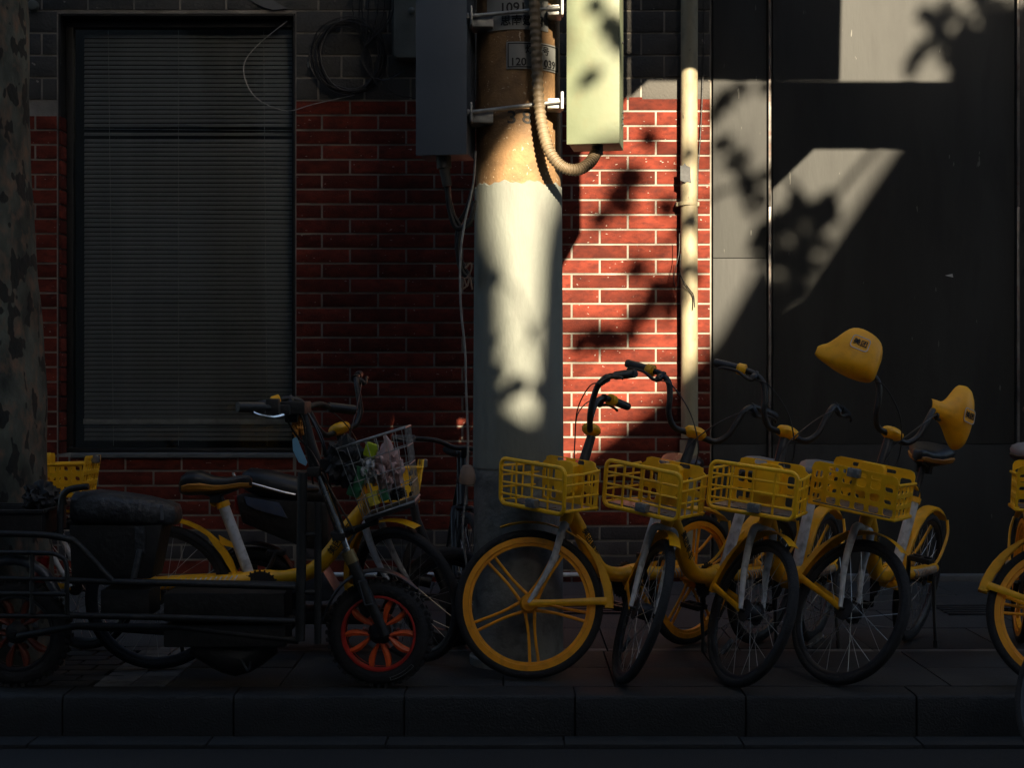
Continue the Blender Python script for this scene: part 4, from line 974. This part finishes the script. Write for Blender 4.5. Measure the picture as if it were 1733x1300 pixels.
build('seat_tape', MB().box((C(284, 0).x, CY-.095, C(0, 864).z), (.012, .006, .06)), SILV, cb, .002)
build('seat_post', MB().box(C(237, 915, -.095), (.04, .012, .11)).tube([C(237, 930, -.1), C(225, 985, -.12)], .013, 8), SEATW, cb, .002)
for y_ in (-.10, .10): ct('grab_hoop', [[(101, 905, y_), (104, 850, y_), (112, 832, y_), (130, 826, y_), (150, 824, y_)]], .013, MIDB, 4)
ct('kickstand', [[(402, 1105, -.05), (420, 1138, -.09)], [(424, 1105, -.02), (422, 1136, -.09)]], .006, MIDB)
build('red_canister', MB().tube([C(72, 942, .02), C(68, 985, .02)], .028, 14), RED, cb)
ct('wheel_arch', [[(-60, 1010, -.02), (-30, 965, -.02), (20, 948, -.02), (70, 965, -.02), (100, 1010, -.02)]], .02, SILV, 5)
# front wire basket
BK = empty('wire_basket', C(655, 866), 'tilted black wire basket full of rubbish on the cargo bike front', 'basket')
o_ = C(622, 872); ux = (C(706, 843)-o_); uz = (C(578, 757)-o_); uz2 = (C(690, 722)-C(706, 843))
bd = .155
def BP(u, v, d_): 
    base = o_+ux*u+(uz*(1-u)+uz2*u)*v*1.0; return base+Vector((0, d_*bd, 0))
wb_ = MB(); wc = MB()
for v in (0, .25, .5, .75, 1):
    wb_.tube([BP(0, v, -1), BP(1, v, -1), BP(1, v, 1), BP(0, v, 1)], .0022 if 0 < v < 1 else .0045, 6, closed=True)
for i in range(8):
    u = i/7
    for d_ in (-1, 1): wc.tube([BP(u, 0, d_), BP(u, 1, d_)], .0017, 5)
for i in range(6):
    d_ = -1+2*i/5
    for u in (0, 1): wc.tube([BP(u, 0, d_), BP(u, 1, d_)], .0017, 5)
    wc.tube([BP(0, 0, d_), BP(1, 0, d_)], .0017, 5)
build('rim_wires', wb_, GALV, BK); build('mesh_wires', wc, GALV, BK)
build('tray', MB().bar(BP(.0, -.03, 0), BP(1.0, -.03, 0), .30, .022), MIDB, BK, .004)
ct('basket_bracket', [[(640, 880, 0), (600, 900, 0), (578, 905, 0)], [(560, 905, -.05), (640, 884, -.05)]], .010, MIDB)
# contents
rnd2 = random.Random(11)
def blob(name, c, size, m, label, cat, peaks=0, seed=1):
    r2 = random.Random(seed); bm = bmesh.new(); bmesh.ops.create_icosphere(bm, subdivisions=4, radius=1); c = Vector(c)
    from mathutils import noise
    for v in bm.verts:
        n_ = noise.noise(v.co*2.3+Vector((seed, 0, 0)))*.35+noise.noise(v.co*5+Vector((0, seed, 0)))*.22+abs(noise.noise(v.co*6+Vector((0, seed, 0))))*-.5+noise.noise(v.co*14+Vector((0, seed, 0)))*.07
        q = v.co*(1+n_); v.co = Vector((q.x*size[0], q.y*size[1], q.z*size[2]))
    me = bpy.data.meshes.new(name); bm.to_mesh(me); bm.free(); me.materials.append(m); me.shade_smooth(); me.set_sharp_from_angle(angle=R_(50))
    return tag(ob(name, me, None, c), label, cat)
blob('plastic_bag', C(655, 795, -.02), (.062, .10, .095), PINKP, 'crumpled pinkish plastic bag standing up in the wire basket', 'bag', seed=3)
b = MB().tube([C(652, 775, -.07), C(657, 755, -.08), C(651, 736, -.08)], [.035, .02, .004], 7, smooth=3); blob('plastic_bag', C(624, 792, -.02), (.055, .09, .070), WHITEB, 'white crinkled plastic bag in the basket beside the pinkish bag', 'bag', seed=8)
tag(build('bag_handle', b, PINKP), 'knotted upright top of a pinkish plastic bag in the wire basket', 'bag')
tag(build('packet', MB().box(C(628, 762, -.06), (.05, .05, .055), Matrix.Rotation(.3, 3, 'Y')), LIMEP, bevel=.008), 'lime green packet in the upper left of the wire basket', 'packet')
tag(build('packet', MB().box(C(606, 815, -.06), (.05, .09, .12), Matrix.Rotation(.35, 3, 'Y')), GREENP, bevel=.008), 'dark green printed packet low in the left of the wire basket', 'packet')
tag(build('carton', MB().box(C(632, 844, -.09), (.042, .05, .052), Matrix.Rotation(-.35, 3, 'Y')), YELP, bevel=.003), 'small yellow drink carton at the basket bottom', 'carton')
tag(build('carton', MB().box(C(650, 838, -.09), (.030, .05, .045), Matrix.Rotation(-.35, 3, 'Y')), GREENP, bevel=.003), 'small green carton right beside the yellow one at the basket bottom', 'carton')
blob('black_bag', C(584, 785, -.06), (.085, .075, .10), CLOTH, 'black crumpled bag hanging behind the wire basket', 'bag', seed=5)
blob('black_bag', C(668, 835, .02), (.05, .08, .03), CLOTH, 'dark rubbish bag at the lower right inside the wire basket', 'bag', seed=15)
blob('orange_rag', C(505, 722, -.03), (.026, .03, .042), ORGR, 'orange rag tied round the cargo bike steering column', 'rag', seed=6)
mk = MB().prism([[(-.012, .045), (.004, .055), (.022, .01), (.046, -.045), (.040, -.06), (.012, -.045), (-.010, .0)]], C(500, 763, -.07), (1, 0, 0), (0, 0, 1), (0, .006, 0))
tag(build('face_mask', mk, MASK, bevel=.001), 'pale blue face mask dangling from the cargo bike steering column', 'mask')
# crate and bag behind the seat
cr = empty('plastic_crate', C(30, 895), 'low black plastic crate on the rack behind the cargo bike seat', 'crate')
x0, x1 = C(-60, 0).x, C(92, 0).x; z0, z1 = C(0, 900).z, C(0, 860).z
for nm_, c_, s_ in (('side', ((x0+x1)/2, CY-.15, (z0+z1)/2), (x1-x0, .008, z1-z0)), ('side', ((x0+x1)/2, CY+.15, (z0+z1)/2), (x1-x0, .008, z1-z0)), ('side', (x1-.004, CY, (z0+z1)/2), (.008, .288, z1-z0-.002)), ('side', (x0+.004, CY, (z0+z1)/2), (.008, .288, z1-z0-.002)), ('floor', ((x0+x1)/2, CY, z0+.006), (x1-x0-.02, .28, .008))):
    build(nm_, MB().box(c_, s_), MIDB, cr, .002)
build('rim', MB().box(((x0+x1)/2, CY-.158, z1), (x1-x0+.02, .02, .014)).box(((x0+x1)/2, CY+.158, z1), (x1-x0+.02, .02, .014)).box((x1+.004, CY, z1), (.018, .294, .013)), MIDB, cr, .003)
blob('black_bag', C(72, 845, .03), (.075, .10, .075), CLOTH, 'bulky black bag on the crate in front of the tree', 'bag', seed=9)

# ---------------------------------------------------------------- grey moped behind
MY = 6.45
mo = empty('moped', W(430, 1110, MY), 'dark electric moped with long black seat and blue side panel behind the yellow bike', 'moped'); mo.location.z = 0
def Mq(px, py, dy=0): return W(px, py, MY+dy)
def mt(name, paths, r, m, s_=0): 
    b = MB()
    for p in paths: b.tube([Mq(*q) for q in p], r, 10, smooth=s_)
    return build(name, b, m, mo)
for px, nm in ((430, 'rear_wheel'), (760, 'front_wheel')):
    c = Mq(px, 1010); c.z = .232
    wh = ob(nm, None, mo, c-Vector(mo.location)); ob('tyre', cached('moty', lambda: tyre_mesh(.232, .036, RUB)), wh)
    ob('rim', cached('morim', lambda: MB().ring([(.168, -.028), (.168, .028), (.150, .02), (.146, 0), (.150, -.02)], seg=40).box((0, 0, 0), (.30, .02, .03)).box((0, 0, 0), (.03, .018, .30)).lathe([(.05, -.03), (.05, .03)], axis='y').mesh('rim', DGREY)), wh)
secs = []
for px, zt_, zb2, hw in ((412, 800, 826, .05), (425, 792, 834, .09), (455, 795, 845, .10), (500, 806, 852, .09), (540, 818, 855, .07), (556, 828, 850, .04)):
    zc_ = (Mq(0, zt_).z+Mq(0, zb2).z)/2; hh = (Mq(0, zt_).z-Mq(0, zb2).z)/2
    secs.append([Vector((Mq(px, 0).x, MY+hw*math.copysign(abs(math.cos(2*math.pi*k/16))**.7, math.cos(2*math.pi*k/16)), zc_+hh*math.sin(2*math.pi*k/16))) for k in range(16)])
build('seat', MB().loft(secs), BLK, mo, angle=60)
mt('grab_rail', [[(395, 802, -.11), (400, 812, -.12), (480, 834, -.12), (500, 838, -.11)], [(395, 802, .11), (400, 812, .12), (500, 838, .11)], [(395, 802, -.11), (395, 802, .11)]], .007, CHR)
def side(name, pts, y0, d_, m, bv=.006): return build(name, MB().prism([[(Mq(x, 0).x, Mq(0, y).z) for x, y in pts]], (0, MY+y0, 0), (1, 0, 0), (0, 0, 1), (0, d_, 0)), m, mo, bv)
side('body_shell', [(405, 836), (560, 850), (560, 930), (520, 925), (470, 905), (415, 882)], -.09, .18, MIDB, .02)
side('side_panel', [(420, 838), (478, 848), (492, 874), (440, 860), (424, 852)], -.10, .012, BLUEP, .003)
side('tail_lamp', [(401, 838), (413, 838), (420, 862), (410, 868), (402, 858)], -.06, .12, RED, .005)
side('leg_panel', [(520, 960), (545, 950), (560, 975), (575, 1000), (560, 1012), (520, 1012)], -.11, .22, SILV, .012)
side('footboard', [(480, 1030), (640, 1030), (640, 1050), (480, 1050)], -.12, .24, MIDB)
side('front_shield', [(640, 1045), (700, 900), (712, 905), (660, 1048)], -.13, .26, MIDB, .01)
fe = MB(); fe.tube([Mq(370, 965), Mq(385, 935), Mq(412, 920), Mq(445, 922), Mq(475, 935), Mq(498, 965)], [.03, .05, .055, .055, .05, .03], 10, smooth=4, flat=.14, flatdir=(0, 1, 0)); build('rear_fender', fe, MIDB, mo)
mt('swing_arm', [[(430, 1010, -.06), (520, 1000, -.08)], [(430, 1010, .06), (520, 1000, .08)]], .016, MIDB)
mt('steering_column', [[(760, 1015, 0), (705, 880, 0), (690, 800, 0)]], .02, MIDB)
mt('exhaust_bar', [[(640, 965, .0), (730, 985, 0)]], .03, MIDB)

# ---------------------------------------------------------------- plane tree
TX, TY = W(-22, 0, 6.05).x, 6.05
tr = empty('plane_tree', (TX, TY, 0), 'mottled plane tree trunk at the left edge behind the cargo bike', 'tree')
tk = MB(); from mathutils import noise
secs = []
for i in range(46):
    z = -.05+i*.085; r0 = .252+.08*math.exp(-z*2.5)+.012*math.exp(-((z-1.1)**2)*6)-.013*z; lx = -.022*z+.006*math.sin(z*2.3); sec = []
    for k in range(40):
        a = 2*math.pi*k/40; n_ = noise.noise(Vector((math.cos(a)*1.6, math.sin(a)*1.6, z*1.5)))*.025+noise.noise(Vector((math.cos(a)*6, math.sin(a)*6, z*6)))*.009
        sec.append(Vector((TX+lx+(r0+n_)*math.cos(a), TY+(r0+n_)*math.sin(a), z)))
    secs.append(sec)
tk.loft(secs); build('trunk', tk, BARK, tr, angle=70)
top = Vector((TX-.07, TY, 3.72)); lm = MB(); tips = []
for i in range(6):
    a = i*1.05+.3; d_ = Vector((math.cos(a), math.sin(a)*.8, 0)); p = [top-Vector((0, 0, .15)), top+d_*.35+Vector((0, 0, .5)), top+d_*.9+Vector((0, 0, 1.2)), top+d_*1.3+Vector((0, 0, 2.1))]
    if p[-1].y > YW-.3: p[2].y = min(p[2].y, YW-.5); p[3].y = YW-.5
    lm.tube(p, [.16, .10, .06, .02], 8, smooth=4); tips += p[2:]
build('limb', lm, BARK, tr)
rn = random.Random(5)
def leaves(mb, c, rad, n, s0=.09):
    for _ in range(n):
        d_ = Vector((rn.gauss(0, 1), rn.gauss(0, 1), rn.gauss(0, 1))).normalized()*rad*rn.random()**.4; p = Vector(c)+d_
        q = Vector((rn.gauss(0, 1), rn.gauss(0, 1), rn.gauss(0, 1))).normalized(); u = q.orthogonal().normalized(); v_ = q.cross(u); s_ = s0*rn.uniform(.6, 1.2)
        mb.add([p-u*s_*.5, p-u*s_*.15+v_*s_*.45, p+u*s_*.35+v_*s_*.3, p+u*s_*.6, p+u*s_*.35-v_*s_*.3, p-u*s_*.15-v_*s_*.45], [(0, 1, 2, 3, 4, 5)])
cw = MB()
for t in tips: leaves(cw, t+Vector((0, 0, .15)), .55, 130)
build('crown', cw, LEAF, tr, sm=False)

# ---------------------------------------------------------------- across and above the street (behind the camera): what shades the scene
def toward_sun(px, py, Y, yo):
    """where the sun ray through this point of the street crosses the plane y = yo"""
    p = W(px, py, Y); t = (yo-p.y)/SDIR.y; return p+SDIR*t
def onw(px, py): return (px, py, YW)
# opposite houses, unseen, the gap between them shaped to cut the sun into patches
YO = -7.0
gap = [onw(1880, -150), onw(1720, 0), onw(1610, 140), onw(1512, 252), onw(1450, 345), onw(1350, 495), onw(1318, 515), onw(1300, 415), onw(1252, 500), onw(1210, 575), onw(1150, 640), onw(1085, 695), onw(1010, 752), onw(960, 795), onw(905, 805), onw(860, 770), onw(842, 706), onw(806, 702), onw(776, 716), onw(768, 760)]
pl = [(940, 700), (925, 712), (890, 712), (862, 690), (852, 600), (850, 480), (846, 430), (834, 388), (830, 330), (832, 275), (846, 240), (955, 100)]
polep = [(x, y, 5.97) for x, y in pl]
loop = [toward_sun(*q, YO) for q in gap+polep]
loop = [(p.x, p.z) for p in loop]
xt = toward_sun(950, 60, 5.9, YO)
loop += [(xt.x, xt.z), (xt.x, 17.0), (loop[0][0], 17.0)]
left = [p for p in loop[len(gap):len(gap)+len(polep)]]
# split the surround into a left and a right house along the lowest point
low_i = min(range(len(gap)+len(polep)), key=lambda i: loop[i][1]); lx, lz = loop[low_i]
right_prof = loop[:low_i+1]; left_prof = loop[low_i:len(gap)+len(polep)]+[(xt.x, xt.z), (xt.x, 30.0)]
HR = empty('opposite_house', (lx+12, YO, ROADZ), 'unseen house across the street, right of the gap, outline shaped to cut the sunlight', 'building', 'houses across the street')
rp = [(lx, ROADZ), (60, ROADZ), (60, 30.0), (loop[0][0], 30.0)]+right_prof
build('facade', MB().prism([rp], (0, YO, 0), (1, 0, 0), (0, 0, 1), (0, -.5, 0)), FACADE, HR, sm=False)
HL = empty('opposite_house', (lx-12, YO, ROADZ), 'unseen house across the street, left of the gap, outline shaped to cut the sunlight', 'building', 'houses across the street')
lp = left_prof+[(-60, 30.0), (-60, ROADZ), (lx-.004, ROADZ)]
build('facade', MB().prism([lp], (0, YO, 0), (1, 0, 0), (0, 0, 1), (0, -.5, 0)), FACADE, HL, sm=False)
for HH, x0_, n_ in ((HR, 6.5, 6), (HL, -6, -6)):
    for i in range(abs(n_)):
        for j in range(3):
            xx = x0_+i*2.6*(1 if n_ > 0 else -1); build('window', MB().box((xx, YO+.02, 2+j*3.2), (1.2, .06, 1.6)), FRAMEB, HH, .01)
# added boards on the pole, out of view, shaped to block the sun
YB = 5.85
def board(name, pts, label, arms):
    q = [toward_sun(x, y, YW, YB) for x, y in pts]; e = empty(name, q[0], label, 'sign')
    build('board', MB().prism([[(p.x, p.z) for p in q]], (0, YB-.02, 0), (1, 0, 0), (0, 0, 1), (0, .035, 0)), SHADEB, e, .003)
    b = MB()
    for (x, y) in arms:
        p = toward_sun(x, y, YW, YB); b.tube([Vector((PC.x, PC.y, p.z)), Vector((PC.x+.2, YB+.06, p.z)), Vector((p.x, YB+.04, p.z))], .02, 8)
    if not arms:
        p = toward_sun(1400, 128, YW, YB); b.bar(p+Vector((0, .025, .06)), p+Vector((0, .025, -.12)), .03, .008)
    build('arm', b, GALV, e)
board('pole_shade_board', [(735, 520), (800, 500), (900, 480), (953, 450), (982, 398), (982, 262), (1063, 163), (1063, -160), (735, -160)], 'added sun-blocking plate fixed high on the pole, out of view', [(940, 200), (940, 400)])
board('overhead_shade_board', [(1066, 165), (1097, 136), (1420, 136), (1424, -60), (1424, -160), (1066, -160)], 'large added sun-blocking board held out from the pole, out of view', [(1200, 0), (1200, 100)])
board('overhead_shade_board', [(1303, 325), (1378, 252), (1800, 252), (1800, 141), (1303, 139.5)], 'long narrow added sun-blocking board held out from the pole below the large one', [])
# street tree on the near side whose twigs throw the dappled shade
YT = -2.2
ft = empty('street_tree', (8.2, -2.6, ROADZ), 'street tree on the near pavement throwing dappled shade on the wall', 'tree')
build('trunk', MB().tube([(8.2, -2.6, ROADZ), (8.15, -2.55, 2.6), (7.9, -2.5, 4.6), (7.6, -2.4, 6.3)], [.24, .19, .16, .12], 14, smooth=5), BARK, ft)
bl = [(1095, 235, 16), (1062, 300, 20), (1046, 340, 22), (1015, 368, 14), (1130, 350, 14), (1160, 395, 13), (1078, 455, 11), (1118, 488, 17), (1150, 470, 10), (1098, 525, 22), (1056, 560, 22), (1015, 575, 22), (984, 582, 12), (1140, 520, 14), (1175, 470, 10), (972, 790, 8), (1030, 250, 10), (1150, 280, 8),
      (1228, 165, 13), (1212, 190, 11), (1250, 152, 11), (1222, 245, 13), (1246, 272, 15), (1262, 310, 14), (1275, 345, 18), (1296, 300, 10), (1292, 150, 9),
      (1320, 372, 20), (1350, 352, 20), (1378, 362, 20), (1398, 372, 15), (1365, 400, 22), (1330, 410, 24), (1340, 470, 18), (1320, 490, 16), (1362, 442, 18), (1380, 420, 16), (1320, 440, 16), (1345, 450, 14), (1400, 345, 14), (1300, 395, 22), (1288, 420, 20),
      (1668, 60, 34), (1700, 110, 30), (1645, 90, 28), (1690, 30, 26), (1725, 90, 30), (1640, 55, 30), (1680, 90, 34), (1620, 110, 24), (1720, 60, 32), (1700, 20, 22), (1650, 140, 26), (1565, 30, 16), (1585, 52, 16), (1550, 95, 10), (1540, 118, 9), (1562, 78, 10), (1600, 80, 16), (1660, 0, 20), (1730, 130, 26), (1605, 20, 14)]
pts3 = [(toward_sun(x, y, YW, YT+rn.uniform(-.25, .25)), r_*1.22/S) for x, y, r_ in bl]
blp = [(833, 445, 8), (846, 452, 6), (922, 648, 11), (850, 620, 5), (864, 655, 5), (1040, 82, 14), (1024, 62, 9), (1046, 100, 10), (985, 150, 7), (1000, 30, 6), (880, 645, 7), (842, 560, 5)]
pts3 += [(toward_sun(x, y, 5.9, YT+rn.uniform(-.2, .2)), r_/405) for x, y, r_ in blp]
lv = MB(); br = MB(); root_ = Vector((7.6, -2.4, 6.3))
for p, r_ in pts3: leaves(lv, p, r_*1.0, int(9+r_*260), .085)
hubs = [toward_sun(1700, 80, YW, YT), toward_sun(1380, 370, YW, YT), toward_sun(1265, 310, YW, YT), toward_sun(1080, 470, YW, YT), toward_sun(1060, 560, YW, YT), toward_sun(900, 560, 5.95, YT)]
prev = root_
for i, h_ in enumerate(hubs):
    br.tube([prev, (prev+h_)/2+Vector((0, .1, .10)), h_], [.035-.004*i, .028-.004*i, .024-.0035*i], 6, smooth=4); prev = h_
for p, r_ in pts3:
    h_ = min(hubs, key=lambda q: (q-p).length); br.tube([h_, (h_+p)/2+Vector((0, .05, .03)), p], [.006, .004, .002], 4)
for k in range(60): leaves(lv, root_+Vector((rn.uniform(.6, 3.4), rn.uniform(-1.2, 1.2), rn.uniform(-.3, 2.6))), .45, 26, .10)
br.tube([root_, root_+Vector((1.2, -.8, 1)), root_+Vector((2.4, -1.2, 2))], [.10, .06, .02], 8, smooth=4)
build('limb', br, BARK, ft); build('crown', lv, LEAF, ft, sm=False)
print('bricks', ncount, 'objects', len(bpy.data.objects))
